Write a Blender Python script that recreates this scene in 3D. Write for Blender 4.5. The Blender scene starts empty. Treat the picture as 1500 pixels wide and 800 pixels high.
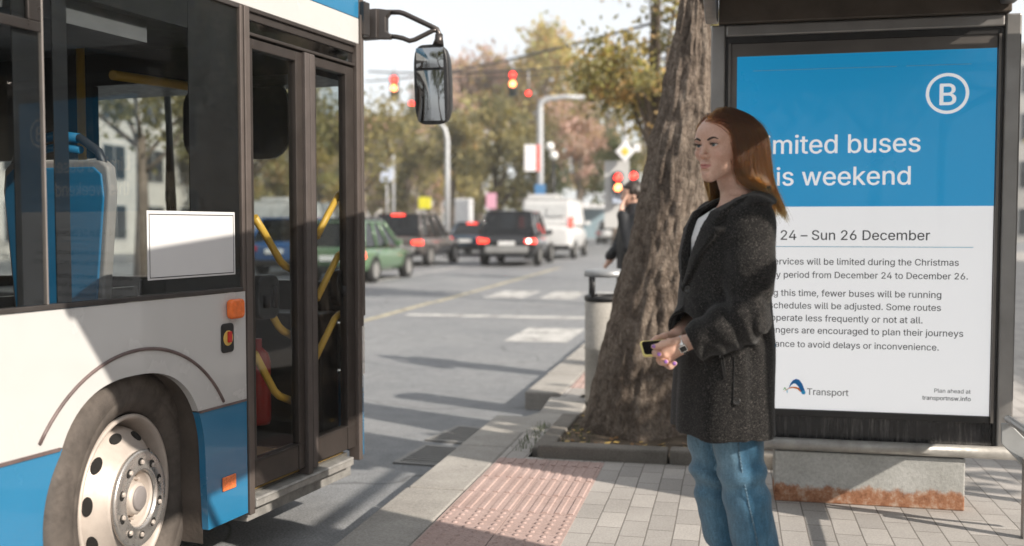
import bpy, bmesh, math, random, os
import numpy as np
from mathutils import Vector, Matrix
R = math.radians
sc = bpy.context.scene
col = sc.collection
rng = random.Random(7)
nrng = np.random.default_rng(11)

# ---------------------------------------------------------------- camera, sky, sun, exposure
EYE = 1.45
cam = bpy.data.cameras.new('camera'); cam_o = bpy.data.objects.new('camera', cam); col.objects.link(cam_o)
cam_o.location = (0, 0, EYE)
cam_o.rotation_euler = (R(90 - 2.67), 0, R(12.4))
cam.sensor_width = 36; cam.lens = 35.0; cam.clip_start = .05; cam.clip_end = 2000
cam.dof.use_dof = True; cam.dof.focus_distance = 3.95; cam.dof.aperture_fstop = 1.5
sc.camera = cam_o
SUN_EL = 30.5
SUN_AZ = Vector((.92, -.39, 0)).normalized()
world = bpy.data.worlds.new('World'); sc.world = world; world.use_nodes = True
wn = world.node_tree; wbg = wn.nodes['Background']
sky = wn.nodes.new('ShaderNodeTexSky'); sky.sky_type = 'NISHITA'; sky.sun_disc = False
sky.sun_elevation = R(SUN_EL); sky.sun_rotation = math.atan2(SUN_AZ.x, SUN_AZ.y)
sky.air_density = 1.0; sky.dust_density = 1.5; sky.ozone_density = 1.0
hs_ = wn.nodes.new('ShaderNodeHueSaturation'); hs_.inputs['Saturation'].default_value = .38; hs_.inputs['Value'].default_value = 1.0
veil = wn.nodes.new('ShaderNodeMix'); veil.data_type = 'RGBA'; veil.inputs[0].default_value = .55; veil.inputs[7].default_value = (5.3, 5.4, 5.5, 1)
wn.links.new(sky.outputs[0], hs_.inputs['Color']); wn.links.new(hs_.outputs[0], veil.inputs[6])   # thin high haze whitens the sky
wn.links.new(veil.outputs[2], wbg.inputs[0]); wbg.inputs[1].default_value = .145
sun = bpy.data.lights.new('sun', 'SUN'); sun_o = bpy.data.objects.new('sun', sun); col.objects.link(sun_o)
sun.energy = 4.7; sun.angle = R(.5); sun.color = (1, .91, .8)
sd = Vector((SUN_AZ.x * math.cos(R(SUN_EL)), SUN_AZ.y * math.cos(R(SUN_EL)), math.sin(R(SUN_EL))))
sun_o.rotation_euler = sd.to_track_quat('Z', 'Y').to_euler()
sun_o.location = (8, -6, 12)
sc.view_settings.view_transform = 'Standard'; sc.view_settings.look = 'None'
sc.view_settings.exposure = .6; sc.view_settings.gamma = 1
sc.render.engine = 'CYCLES'
sc.cycles.use_denoising = True
sc.cycles.max_bounces = 7; sc.cycles.transparent_max_bounces = 24
sc.cycles.caustics_reflective = False; sc.cycles.caustics_refractive = False

# ---------------------------------------------------------------- picture measurements -> points in the place
FPX = 1458.3
_yaw, _pit = R(12.4), R(2.67)
_fw = Vector((-math.sin(_yaw) * math.cos(_pit), math.cos(_yaw) * math.cos(_pit), -math.sin(_pit)))
_rt = Vector((math.cos(_yaw), math.sin(_yaw), 0)); _up = _rt.cross(_fw)
def ray(x, y): return _fw + _rt * ((x - 750) / FPX) + _up * ((400 - y) / FPX)
def on_y(x, y, Y):
    d = ray(x, y); return Vector((0, 0, EYE)) + d * (Y / d.y)
def on_z(x, y, z):
    d = ray(x, y); return Vector((0, 0, EYE)) + d * ((z - EYE) / d.z)
def at_depth(x, y, t): return Vector((0, 0, EYE)) + ray(x, y) * t

# ---------------------------------------------------------------- materials
MATS = {}
def hexc(r, g, b):
    f = lambda c: (c / 255 / 12.92) if c / 255 <= .04045 else ((c / 255 + .055) / 1.055) ** 2.4
    return (f(r), f(g), f(b))
class NT:
    def __init__(s, name):
        s.m = bpy.data.materials.new(name); s.m.use_nodes = True; s.t = s.m.node_tree
        s.b = s.t.nodes['Principled BSDF']; s.out = s.t.nodes['Material Output']
    def n(s, t, **k):
        nd = s.t.nodes.new(t)
        for a, v in k.items(): setattr(nd, a, v)
        return nd
    def l(s, a, b): s.t.links.new(a, b)
    def coord(s, kind='Object', scale=(1, 1, 1), rot=(0, 0, 0)):
        c = s.n('ShaderNodeTexCoord'); mp = s.n('ShaderNodeMapping')
        mp.inputs['Scale'].default_value = scale; mp.inputs['Rotation'].default_value = rot
        s.l(c.outputs[kind], mp.inputs[0]); return mp.outputs[0]
    def noise(s, v, scale, detail=5, rough=.6, dist=0):
        n = s.n('ShaderNodeTexNoise'); n.inputs['Scale'].default_value = scale; n.inputs['Detail'].default_value = detail
        n.inputs['Roughness'].default_value = rough; n.inputs['Distortion'].default_value = dist
        if v is not None: s.l(v, n.inputs['Vector'])
        return n.outputs['Fac']
    def ramp(s, f, stops, interp='LINEAR'):
        r = s.n('ShaderNodeValToRGB'); e = r.color_ramp.elements; r.color_ramp.interpolation = interp
        while len(e) < len(stops): e.new(.5)
        for i, (p, c) in enumerate(stops):
            e[i].position = p; e[i].color = (*c, 1) if len(c) == 3 else c
        s.l(f, r.inputs[0]); return r.outputs[0]
    def mix(s, f, a, b, mode='MIX'):
        m = s.n('ShaderNodeMix', data_type='RGBA', blend_type=mode)
        for sock, v in ((m.inputs[0], f), (m.inputs[6], a), (m.inputs[7], b)):
            if isinstance(v, (int, float)): sock.default_value = v
            elif isinstance(v, tuple): sock.default_value = (*v, 1) if len(v) == 3 else v
            else: s.l(v, sock)
        return m.outputs[2]
    def math(s, op, a, b=None, clamp=False):
        m = s.n('ShaderNodeMath', operation=op); m.use_clamp = clamp
        for i, v in enumerate((a, b)):
            if v is None: continue
            if isinstance(v, (int, float)): m.inputs[i].default_value = v
            else: s.l(v, m.inputs[i])
        return m.outputs[0]
    def bump(s, h, strength=.3, dist=.01):
        b = s.n('ShaderNodeBump'); b.inputs['Strength'].default_value = strength; b.inputs['Distance'].default_value = dist
        s.l(h, b.inputs['Height']); s.l(b.outputs[0], s.b.inputs['Normal']); return b
    def base(s, v):
        if isinstance(v, tuple): s.b.inputs['Base Color'].default_value = (*v, 1)
        else: s.l(v, s.b.inputs['Base Color'])
    def set(s, **k):
        for a, v in k.items():
            i = s.b.inputs[a.replace('_', ' ')]
            if isinstance(v, (int, float)): i.default_value = v
            elif isinstance(v, tuple): i.default_value = (*v, 1)
            else: s.l(v, i)
def mat(name, color, rough=.5, metal=0, var=.12, vscale=6, bump=0, bscale=40, spec=.5, coat=0, emit=None, estr=0):
    if name in MATS: return MATS[name]
    m = NT(name); v = m.coord()
    f = m.noise(v, vscale, 6)
    lo = tuple(c * (1 - var) for c in color); hi = tuple(min(1, c * (1 + var)) for c in color)
    m.base(m.ramp(f, [(.3, lo), (.7, hi)]))
    rr = m.ramp(m.noise(v, vscale * 2.3, 5), [(.3, (max(0, rough - .08),) * 3), (.7, (min(1, rough + .1),) * 3)])
    m.l(rr, m.b.inputs['Roughness'])
    m.set(Metallic=metal, Specular_IOR_Level=spec, Coat_Weight=coat)
    if bump: m.bump(m.noise(v, bscale, 5), bump, .01)
    if emit: m.set(Emission_Color=emit, Emission_Strength=estr)
    MATS[name] = m.m; return m.m

# ---------------------------------------------------------------- mesh builder
class MB:
    def __init__(s): s.v = []; s.f = []; s.mi = []; s.sm = []
    def add(s, vs, fs, m=0, smooth=False):
        o = len(s.v); s.v += [tuple(p) for p in vs]
        for f in fs: s.f.append(tuple(i + o for i in f)); s.mi.append(m); s.sm.append(smooth)
        return s
    def box(s, x0, x1, y0, y1, z0, z1, m=0, M=None):
        vs = [Vector((x, y, z)) for z in (z0, z1) for y in (y0, y1) for x in (x0, x1)]
        if M is not None: vs = [M @ p for p in vs]
        return s.add(vs, [(0, 2, 3, 1), (4, 5, 7, 6), (0, 1, 5, 4), (2, 6, 7, 3), (0, 4, 6, 2), (1, 3, 7, 5)], m)
    def prism(s, pts, vec, m=0, smooth=False):
        pts = [Vector(p) for p in pts]; vec = Vector(vec); n = len(pts)
        nrm = Vector((0, 0, 0))
        for i in range(n): nrm += pts[i].cross(pts[(i + 1) % n])
        if nrm.dot(vec) > 0: pts.reverse()
        vs = pts + [p + vec for p in pts]
        s.add(vs, [tuple(range(n)), tuple(range(2 * n - 1, n - 1, -1))], m)
        return s.add(vs, [(i, i + n, (i + 1) % n + n, (i + 1) % n) for i in range(n)], m, smooth)
    def tube(s, pts, r, n=10, m=0, cap=True, flat=1.0, smooth=True, upv=None):
        pts = [Vector(p) for p in pts]; k = len(pts)
        rs = r if isinstance(r, (list, tuple)) else [r] * k
        vs = []; prev = None
        for i, p in enumerate(pts):
            t = (pts[min(i + 1, k - 1)] - pts[max(i - 1, 0)])
            if t.length < 1e-9: t = Vector((0, 0, 1))
            t.normalize()
            if prev is None:
                a = Vector(upv) if upv else (Vector((0, 0, 1)) if abs(t.z) < .9 else Vector((1, 0, 0)))
            else: a = prev
            a = (a - t * a.dot(t))
            if a.length < 1e-6: a = t.orthogonal()
            a.normalize(); prev = a; b = t.cross(a)
            for j in range(n):
                an = 2 * math.pi * j / n
                vs.append(p + a * (math.cos(an) * rs[i]) + b * (math.sin(an) * rs[i] * flat))
        fs = [(i * n + j, i * n + (j + 1) % n, (i + 1) * n + (j + 1) % n, (i + 1) * n + j) for i in range(k - 1) for j in range(n)]
        s.add(vs, fs, m, smooth)
        if cap: s.add(vs, [tuple(range(n - 1, -1, -1)), tuple(range((k - 1) * n, k * n))], m)
        return s
    def lathe(s, prof, n=32, M=None, m=0, smooth=True, closed=False):
        vs = []
        for r, z in prof:
            for j in range(n):
                a = 2 * math.pi * j / n; p = Vector((r * math.cos(a), r * math.sin(a), z)); vs.append(M @ p if M is not None else p)
        k = len(prof); rg = range(k if closed else k - 1)
        fs = [(i * n + j, i * n + (j + 1) % n, ((i + 1) % k) * n + (j + 1) % n, ((i + 1) % k) * n + j) for i in rg for j in range(n)]
        return s.add(vs, fs, m, smooth)
    def grid(s, fn, nu, nv, m=0, smooth=True, cu=False):
        vs = [fn(i / (nu if cu else nu - 1), j / (nv - 1)) for j in range(nv) for i in range(nu)]
        fs = []
        for j in range(nv - 1):
            for i in range(nu if cu else nu - 1):
                a = j * nu + i; b = j * nu + (i + 1) % nu; fs.append((a, b, b + nu, a + nu))
        return s.add(vs, fs, m, smooth)
    def build(s, name, mats, parent=None, bevel=0, seg=2, sub=0, auto=None, recalc=True):
        me = bpy.data.meshes.new(name); me.from_pydata(s.v, [], s.f)
        mats = mats if isinstance(mats, (list, tuple)) else [mats]
        for m in mats: me.materials.append(m)
        me.polygons.foreach_set('material_index', s.mi); me.polygons.foreach_set('use_smooth', s.sm)
        me.validate(); me.update()
        if recalc:
            bm = bmesh.new(); bm.from_mesh(me)
            bmesh.ops.remove_doubles(bm, verts=bm.verts, dist=1e-6)
            bmesh.ops.recalc_face_normals(bm, faces=bm.faces); bm.to_mesh(me); bm.free()
        o = bpy.data.objects.new(name, me); col.objects.link(o)
        if parent is not None: o.parent = parent
        if bevel:
            b = o.modifiers.new('bevel', 'BEVEL'); b.width = bevel; b.segments = seg; b.limit_method = 'ANGLE'; b.angle_limit = R(35)
            b.harden_normals = False
        if sub:
            d = o.modifiers.new('sub', 'SUBSURF'); d.levels = sub; d.render_levels = sub
        return o
def empty(name, loc=(0, 0, 0), rz=0):
    o = bpy.data.objects.new(name, None); col.objects.link(o); o.location = loc; o.rotation_euler = (0, 0, rz); o.empty_display_size = .1
    return o
def tag(o, label=None, cat=None, group=None, kind=None):
    if label: o['label'] = label
    if cat: o['category'] = cat
    if group: o['group'] = group
    if kind: o['kind'] = kind
    return o
def thing(name, label, cat, loc=(0, 0, 0), rz=0, group=None): return tag(empty(name, loc, rz), label, cat, group)
def copy_tree(o, parent=None):
    c = o.copy(); col.objects.link(c)
    if parent is not None: c.parent = parent
    for ch in list(o.children): copy_tree(ch, c)
    return c
def arc(cx, cy, r, a0, a1, n): return [(cx + r * math.cos(R(a0 + (a1 - a0) * i / n)), cy + r * math.sin(R(a0 + (a1 - a0) * i / n))) for i in range(n + 1)]
def rrect(x0, x1, y0, y1, r, n=5):
    return arc(x1 - r, y0 + r, r, -90, 0, n) + arc(x1 - r, y1 - r, r, 0, 90, n) + arc(x0 + r, y1 - r, r, 90, 180, n) + arc(x0 + r, y0 + r, r, 180, 270, n)
FONT = None
try:
    FONT = bpy.data.fonts.load(os.path.join(bpy.utils.system_resource('DATAFILES'), 'fonts', 'Inter.woff2'))
except Exception: FONT = None
def text(name, body, m, parent, x0, x1, z, y, bold=0.0):
    """flat lettering standing on baseline z in the plane y, running from x0 to x1 (faces -Y)"""
    c = bpy.data.curves.new(name, 'FONT'); c.body = body; c.size = 1; c.resolution_u = 5
    if FONT: c.font = FONT
    o = bpy.data.objects.new(name, c); col.objects.link(o)
    dg = bpy.context.evaluated_depsgraph_get(); cu = o.evaluated_get(dg).to_curve(dg)
    loops = []
    for sp in cu.splines:
        P = []; bp = sp.bezier_points; n = len(bp)
        for i in range(n):
            p0, p1 = bp[i], bp[(i + 1) % n]; A, B, C_, D_ = p0.co, p0.handle_right, p1.handle_left, p1.co
            st = 1 if (B - A).length + (D_ - C_).length < 1e-4 or ((D_ - A).length > .99999 * ((B - A).length + (C_ - B).length + (D_ - C_).length)) else 6
            for k in range(st):
                t = k / st; q = A * (1 - t) ** 3 + B * 3 * t * (1 - t) ** 2 + C_ * 3 * t * t * (1 - t) + D_ * t ** 3; P.append((q.x, q.y))
        if len(P) > 2:
            ar = sum(P[i][0] * P[(i + 1) % len(P)][1] - P[(i + 1) % len(P)][0] * P[i][1] for i in range(len(P))) / 2; loops.append((ar, P))
    o.to_curve_clear(); bpy.data.objects.remove(o)
    from mathutils.geometry import delaunay_2d_cdt
    loops = sorted((P for ar, P in loops), key=lambda P: min(p[0] for p in P)); groups = []
    for P in loops:
        lo, hi = min(p[0] for p in P), max(p[0] for p in P)
        if groups and lo < groups[-1][1] - 1e-4: groups[-1][0].append(P); groups[-1][1] = max(groups[-1][1], hi)
        else: groups.append([[P], hi])
    tri = []                                   # triangles that lie inside the outline by winding number
    for Ls, _ in groups:
        V = [Vector(q) for P in Ls for q in P]; E = []; o_ = 0
        for P in Ls: E += [(o_ + i, o_ + (i + 1) % len(P)) for i in range(len(P))]; o_ += len(P)
        ov, oe, of, *_r = delaunay_2d_cdt(V, E, [], 0, 1e-6)
        A = np.array([V[i] for i, j in E]); B = np.array([V[j] for i, j in E])
        for f in of:
            cxy = sum((ov[i] for i in f), Vector((0, 0))) / len(f)
            up_ = (A[:, 1] <= cxy.y) & (B[:, 1] > cxy.y); dn_ = (A[:, 1] > cxy.y) & (B[:, 1] <= cxy.y)
            cr = (B[:, 0] - A[:, 0]) * (cxy.y - A[:, 1]) - (cxy.x - A[:, 0]) * (B[:, 1] - A[:, 1])
            if (up_ & (cr > 0)).sum() - (dn_ & (cr < 0)).sum() != 0: tri.append([tuple(ov[i]) for i in f])
    xs = [q[0] for t in tri for q in t]; xm, w = min(xs), max(xs) - min(xs); k = (x1 - x0) / w; d = bold * .014
    vs, fs = [], []
    for q, (dx, dz) in enumerate([(0, 0)] if not bold else [(-d, 0), (d, 0), (0, d * .6), (0, -d * .6), (0, 0)]):
        for t in tri:
            o_ = len(vs); vs += [(x0 + (a + dx - xm) * k, y - .00005 * q, z + (b + dz) * k) for a, b in t]; fs.append(tuple(range(o_, o_ + len(t))))
    me = bpy.data.meshes.new(name); me.from_pydata(vs, [], fs); me.materials.append(m); me.update()
    ob = bpy.data.objects.new(name, me); col.objects.link(ob)
    if parent is not None: ob.parent = parent
    return ob
# ================================================================ materials used in many places
M_black = mat('black plastic', (.012, .012, .013), .38, var=.3, vscale=9, bump=.04, bscale=120)
M_rubber = mat('black rubber', (.016, .015, .015), .65, var=.3)
M_darkalu = mat('dark anodised aluminium', (.075, .066, .062), .33, .75, var=.18, vscale=5)
M_alu = mat('weathered aluminium', (.40, .395, .38), .42, .65, var=.16, vscale=4, bump=.05, bscale=60)
M_yellow = mat('yellow powder coat', (.80, .47, .07), .35, var=.08)
M_white = mat('white bus paint', (.50, .496, .487), .22, var=.04, vscale=2, coat=.5)
M_blue = mat('blue bus paint', (.022, .165, .315), .2, var=.06, vscale=2, coat=.6)
M_orange = mat('orange lamp plastic', (.75, .16, .03), .2, var=.15, vscale=40)
M_red = mat('red paint', (.5, .02, .015), .35)
def glass_mat(name, tint, rough=.0, refl=1.0):
    m = NT(name); t = m.t
    tr = m.n('ShaderNodeBsdfTransparent'); tr.inputs[0].default_value = (*tint, 1)
    gl = m.n('ShaderNodeBsdfGlossy'); gl.inputs['Roughness'].default_value = rough
    fr = m.n('ShaderNodeFresnel'); fr.inputs[0].default_value = 1.52
    gm_ = m.n('ShaderNodeNewGeometry'); f = m.math('MULTIPLY', fr.outputs[0], refl, clamp=True)
    f = m.math('MULTIPLY', f, m.math('SUBTRACT', 1, gm_.outputs['Backfacing']))
    mx = m.n('ShaderNodeMixShader'); m.l(f, mx.inputs[0]); m.l(tr.outputs[0], mx.inputs[1]); m.l(gl.outputs[0], mx.inputs[2])
    m.l(mx.outputs[0], m.out.inputs[0]); return m.m
M_glass = glass_mat('tinted bus glass', (.86, .88, .88), 0, 1.1)
M_glassclear = glass_mat('clear glass', (.9, .92, .92))
M_glassdark = glass_mat('dark car glass', (.12, .13, .14), .02, 1.3)

# ================================================================ ground
def gz(y):  # the road climbs very gently away from the stop
    return 0 if y < 8 else min((y - 8) * .0065, .9)
def asphalt():
    m = NT('asphalt'); v = m.coord('Object')
    big = m.noise(v, .55, 6, .6); fine = m.noise(v, 90, 4, .7); mid = m.noise(v, 7, 6, .65)
    c = m.ramp(big, [(.3, (.185, .193, .205)), (.7, (.25, .255, .262))])
    c = m.mix(.55, c, m.ramp(fine, [(.3, (.02, .02, .02)), (.52, (.5, .5, .5)), (.75, (.95, .95, .93))]), 'OVERLAY')
    c = m.mix(.5, c, m.ramp(mid, [(.3, (.35, .35, .35)), (.7, (.62, .62, .61))]), 'OVERLAY')
    # worn seams and crack lines
    cr = m.n('ShaderNodeTexVoronoi', feature='DISTANCE_TO_EDGE'); cr.inputs['Scale'].default_value = .45
    wv = m.n('ShaderNodeVectorMath', operation='ADD'); m.l(v, wv.inputs[0])
    nn = m.n('ShaderNodeTexNoise'); nn.inputs['Scale'].default_value = 1.2; m.l(v, nn.inputs['Vector']); m.l(nn.outputs['Color'], wv.inputs[1]); m.l(wv.outputs[0], cr.inputs['Vector'])
    ck = m.ramp(cr.outputs[0], [(0, (.55, .55, .55)), (.008, (1, 1, 1))])
    c = m.mix(1, c, ck, 'MULTIPLY')
    m.base(c); m.set(Roughness=.82, Specular_IOR_Level=.35)
    h = m.mix(.3, fine, mid); m.bump(h, .55, .006); return m.m
M_asphalt = asphalt()
def paving():
    m = NT('concrete pavers'); v = m.coord('Object', rot=(0, 0, R(90)))
    br = m.n('ShaderNodeTexBrick'); br.offset = .5
    for k, x in (('Scale', 1), ('Mortar Size', .0035), ('Mortar Smooth', .3), ('Bias', 0), ('Brick Width', .225), ('Row Height', .1125)): br.inputs[k].default_value = x
    br.inputs['Color1'].default_value = (.42, .395, .37, 1); br.inputs['Color2'].default_value = (.31, .293, .275, 1); br.inputs['Mortar'].default_value = (.19, .175, .16, 1)
    wob = m.n('ShaderNodeVectorMath', operation='ADD'); nz = m.n('ShaderNodeTexNoise'); nz.inputs['Scale'].default_value = 3; 
    sc_ = m.n('ShaderNodeVectorMath', operation='SCALE'); sc_.inputs['Scale'].default_value = .008
    m.l(v, nz.inputs['Vector']); m.l(nz.outputs['Color'], sc_.inputs[0]); m.l(v, wob.inputs[0]); m.l(sc_.outputs[0], wob.inputs[1]); m.l(wob.outputs[0], br.inputs['Vector'])
    fine = m.noise(v, 120, 4, .7); big = m.noise(v, 1.6, 6, .6); st = m.noise(v, 9, 5, .7)
    c = m.mix(.35, br.outputs['Color'], m.ramp(fine, [(.3, (.25, .25, .25)), (.7, (.75, .75, .75))]), 'OVERLAY')
    c = m.mix(.5, c, m.ramp(big, [(.3, (.36, .36, .36)), (.7, (.6, .6, .6))]), 'OVERLAY')
    c = m.mix(m.ramp(st, [(.66, (0, 0, 0)), (.8, (.5, .5, .5))]), c, (.12, .11, .10))
    # joints open wider here and there
    m.base(c); m.set(Roughness=.85, Specular_IOR_Level=.3)
    h = m.mix(.15, m.math('SUBTRACT', 1, br.outputs['Fac']), fine); m.bump(h, .6, .008); return m.m
M_paving = paving()
def concrete(name, c0, c1, scale=3, bump=.35, spots=True):
    m = NT(name); v = m.coord('Object')
    f = m.noise(v, scale, 7, .62); fine = m.noise(v, 90, 4, .7)
    c = m.ramp(f, [(.28, c0), (.72, c1)])
    c = m.mix(.35, c, m.ramp(fine, [(.3, (.2, .2, .2)), (.7, (.78, .78, .78))]), 'OVERLAY')
    if spots: c = m.mix(m.ramp(m.noise(v, 11, 5, .7), [(.62, (0, 0, 0)), (.78, (.55, .55, .55))]), c, tuple(x * .4 for x in c0))
    m.base(c); m.set(Roughness=.88, Specular_IOR_Level=.25); m.bump(m.mix(.5, fine, f), bump, .008); return m.m
M_kerb = concrete('kerb concrete', (.27, .255, .235), (.40, .38, .35))
M_planterkerb = concrete('planter kerb concrete', (.13, .12, .105), (.24, .22, .195))
M_soil = concrete('soil', (.05, .036, .025), (.14, .11, .08), 9, .9)
M_tact = concrete('red tactile tile', (.38, .275, .245), (.46, .345, .315), 5, .2)
M_tactedge = concrete('worn tactile tile', (.40, .27, .23), (.5, .34, .30), 5, .25)
M_paint = concrete('road paint', (.42, .415, .40), (.54, .53, .51), 6, .3)
def worn(m_):
    t = m_.node_tree; b = t.nodes['Principled BSDF']; tr = t.nodes.new('ShaderNodeBsdfTransparent'); mx = t.nodes.new('ShaderNodeMixShader'); n = t.nodes.new('ShaderNodeTexNoise'); r = t.nodes.new('ShaderNodeValToRGB'); c = t.nodes.new('ShaderNodeTexCoord')
    n.inputs['Scale'].default_value = 3.5; n.inputs['Detail'].default_value = 9; n.inputs['Roughness'].default_value = .75
    r.color_ramp.elements[0].position = .47; r.color_ramp.elements[1].position = .72
    t.links.new(c.outputs['Object'], n.inputs['Vector']); t.links.new(n.outputs['Fac'], r.inputs[0]); t.links.new(r.outputs[0], mx.inputs[0]); t.links.new(b.outputs[0], mx.inputs[1]); t.links.new(tr.outputs[0], mx.inputs[2]); t.links.new(mx.outputs[0], t.nodes['Material Output'].inputs[0])
worn(M_paint)
M_ypaint = concrete('yellow road paint', (.40, .36, .25), (.50, .45, .34), 6, .3)

worn(M_ypaint)
YS = [-60, 8] + [8 + 12 * i for i in range(1, 13)] + [700]
g = MB(); xs = [-400, -60, -20, -1.58]
def strip(mb, x0, x1, z, y0=-60, y1=700, dz0=None):
    ys = [y0] + [y for y in YS if y0 < y < y1] + [y1]
    for a, b in zip(ys, ys[1:]):
        mb.add([(x0, a, gz(a) + z), (x1, a, gz(a) + z), (x1, b, gz(b) + z), (x0, b, gz(b) + z)], [(0, 1, 2, 3)])
    return mb
tag(strip(strip(MB(), -400, -30, 0), -30, 400, 0).build('ground', M_asphalt), kind='structure')
# pavement slab: right of the kerb stones, with a pit cut out for the tree
KX0, KX1, SZ = -1.585, -1.275, .14
PIT = (-1.02, 1.05, 5.62, 7.55)
pv = MB()
for (x0, x1, y0, y1) in ((KX1, 60, -60, 5.5), (1.15, 60, 5.5, 7.67), (KX1, PIT[0] - .1, 5.5, 7.67), (KX1, 60, 7.67, 46)):
    strip(pv, x0, x1, SZ, y0, y1)
tag(pv.build('pavement', M_paving), kind='structure')
kb = MB()
y = -8.0
while y < 46:
    L = .98
    if not (6.15 < y < 7.5):
        dz = rng.uniform(-.004, .004); jx = rng.uniform(-.006, .006)
        zb = gz(y)
        kb.box(KX0 + jx, KX1 - .006 + jx * .3, y + .006, y + L - .004, -.1, SZ + zb + .003 + dz)
    y += L
# the stones turn in towards the planter
for (ax, ay, bx, by) in ((-1.43, 6.16, -1.16, 6.82), (-1.16, 6.84, -1.20, 7.5)):
    d = Vector((bx - ax, by - ay, 0)); L = d.length; d.normalize()
    Mx = Matrix.Translation((ax, ay, 0)) @ Matrix.Rotation(math.atan2(d.y, d.x), 4, 'Z')
    kb.box(0, L, -.15, .15, -.1, SZ + .004, 0, Mx)
tag(kb.build('kerb', M_kerb, bevel=.014), kind='structure')
# tactile tiles
def tactile(name, x0, x1, y0, y1, dots_below):
    t = MB(); w = (x1 - x0) / 2
    for c in range(2):
        yy = y0
        while yy < y1 - .05:
            a, b = yy, min(yy + .3, y1); xa = x0 + c * w
            zz = SZ + gz(a) + .004 + rng.uniform(-.0012, .0012)
            t.box(xa + .002, xa + w - .002, a + .002, b - .002, SZ + gz(a) - .03, zz)
            if yy < dots_below:
                for i in range(5):
                    for j in range(5):
                        cx = xa + (i + .5) * w / 5; cy = a + (j + .5) * .06
                        if cy < b - .02: t.lathe([(.014, zz - .001), (.011, zz + .0045), (.0001, zz + .005)], 8, Matrix.Translation((cx, cy, 0)))
            else:
                for i in range(5):
                    cx = xa + (i + .5) * w / 5
                    t.prism([(cx - .016, a + .012, zz - .001), (cx + .016, a + .012, zz - .001), (cx + .011, a + .012, zz + .005), (cx - .011, a + .012, zz + .005)], (0, b - a - .024, 0))
            yy += .3
    return tag(t.build(name, M_tact), kind='structure')
tactile('tactile_paving', -1.27, -.67, 2.0, 5.44, 4.35)
tactile('tactile_paving', -1.27, -.67, 7.95, 11.6, 8.6)
# planter kerb and pit
pk = MB()
for x0, x1 in ((-1.06, -.33), (-.32, .41), (.42, 1.15)):
    pk.box(x0, x1, 5.49, 5.61, .0, SZ + .075 + rng.uniform(-.004, .004))
pk.box(-1.12, -1.005, 5.62, 6.7, 0, SZ + .03); pk.box(1.06, 1.16, 5.615, 7.6, 0, SZ + .07); pk.box(-1.0, 1.05, 7.56, 7.66, 0, SZ + .06)
pko = pk.build('planter_kerb', M_planterkerb, bevel=.012)
tag(pko, 'low grey concrete kerb around the tree pit', 'kerb edging')
so = MB()
def soilz(u, v):
    x = PIT[0] + u * (PIT[1] - PIT[0]); y = PIT[2] + v * (PIT[3] - PIT[2])
    return Vector((x, y, SZ - .005 + .05 * math.exp(-((x + .35) ** 2 + (y - 6.4) ** 2) / .3) + .015 * math.sin(7 * x + 3 * y) * math.sin(5 * y)))
so.grid(soilz, 30, 28)
tag(so.build('soil', M_soil), kind='structure')
# dead leaves and weeds on the soil
lf = MB()
for i in range(340):
    x = rng.uniform(-1.0, .3); y = rng.uniform(5.63, 7.3)
    if (x + .35) ** 2 + (y - 6.4) ** 2 < .2: continue
    s = rng.uniform(.012, .03); a = rng.uniform(0, 6.28); z = soilz((x - PIT[0]) / (PIT[1] - PIT[0]), (y - PIT[2]) / (PIT[3] - PIT[2])).z + .006
    d = Vector((math.cos(a), math.sin(a), rng.uniform(-.3, .3))) * s; e = Vector((-math.sin(a), math.cos(a), rng.uniform(-.3, .3))) * s * .6
    p = Vector((x, y, z + .006)); lf.add([p - d, p + e, p + d, p - e], [(0, 1, 2, 3)], rng.randrange(2))
for i in range(260):
    x = rng.choice((rng.uniform(-1.24, -1.1), rng.uniform(-.98, -.8))); y = rng.uniform(5.62, 6.4)
    h = rng.uniform(.02, .06); a = rng.uniform(0, 6.28); d = Vector((math.cos(a), math.sin(a), 0)) * .003
    p = Vector((x, y, SZ + .0)); q = p + Vector((rng.uniform(-.02, .02), rng.uniform(-.02, .02), h)); lf.add([p - d, p + d, q], [(0, 1, 2)], 2)
tag(lf.build('leaf_litter', [mat('dry leaf', (.22, .12, .05), .7), mat('yellow leaf', (.35, .24, .07), .7), mat('weed green', (.07, .1, .025), .6)]), kind='stuff')
# drains
for i, (x, y, lab) in enumerate(((-1.80, 5.98, 'dark iron gutter drain nearer the bus stop edge'), (-1.78, 6.62, 'dark iron gutter drain beside the turning kerb stones'))):
    d = MB(); d.box(-.2, .2, -.26, .26, .0, .006)
    d = MB(); w, l = .19, .26
    d.box(-w, w, -l, -l + .03, .0, .012); d.box(-w, w, l - .03, l, .0, .012); d.box(-w, -w + .03, -l + .03, l - .03, .0, .012); d.box(w - .03, w, -l + .03, l - .03, .0, .012)
    for k in range(9): d.box(-w + .03, w - .03, -l + .05 + k * .052, -l + .072 + k * .052, .002, .0115)
    d.box(-w + .005, w - .005, -l + .005, l - .005, .001, .004, 1)
    o = d.build('storm_drain', [mat('cast iron', (.24, .235, .225), .65, .2), M_rubber]); o.location = (x, y, 0); o.rotation_euler = (0, 0, R(-4 - 6 * i))
    tag(o, lab, 'storm drain', 'drains in the gutter')
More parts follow.
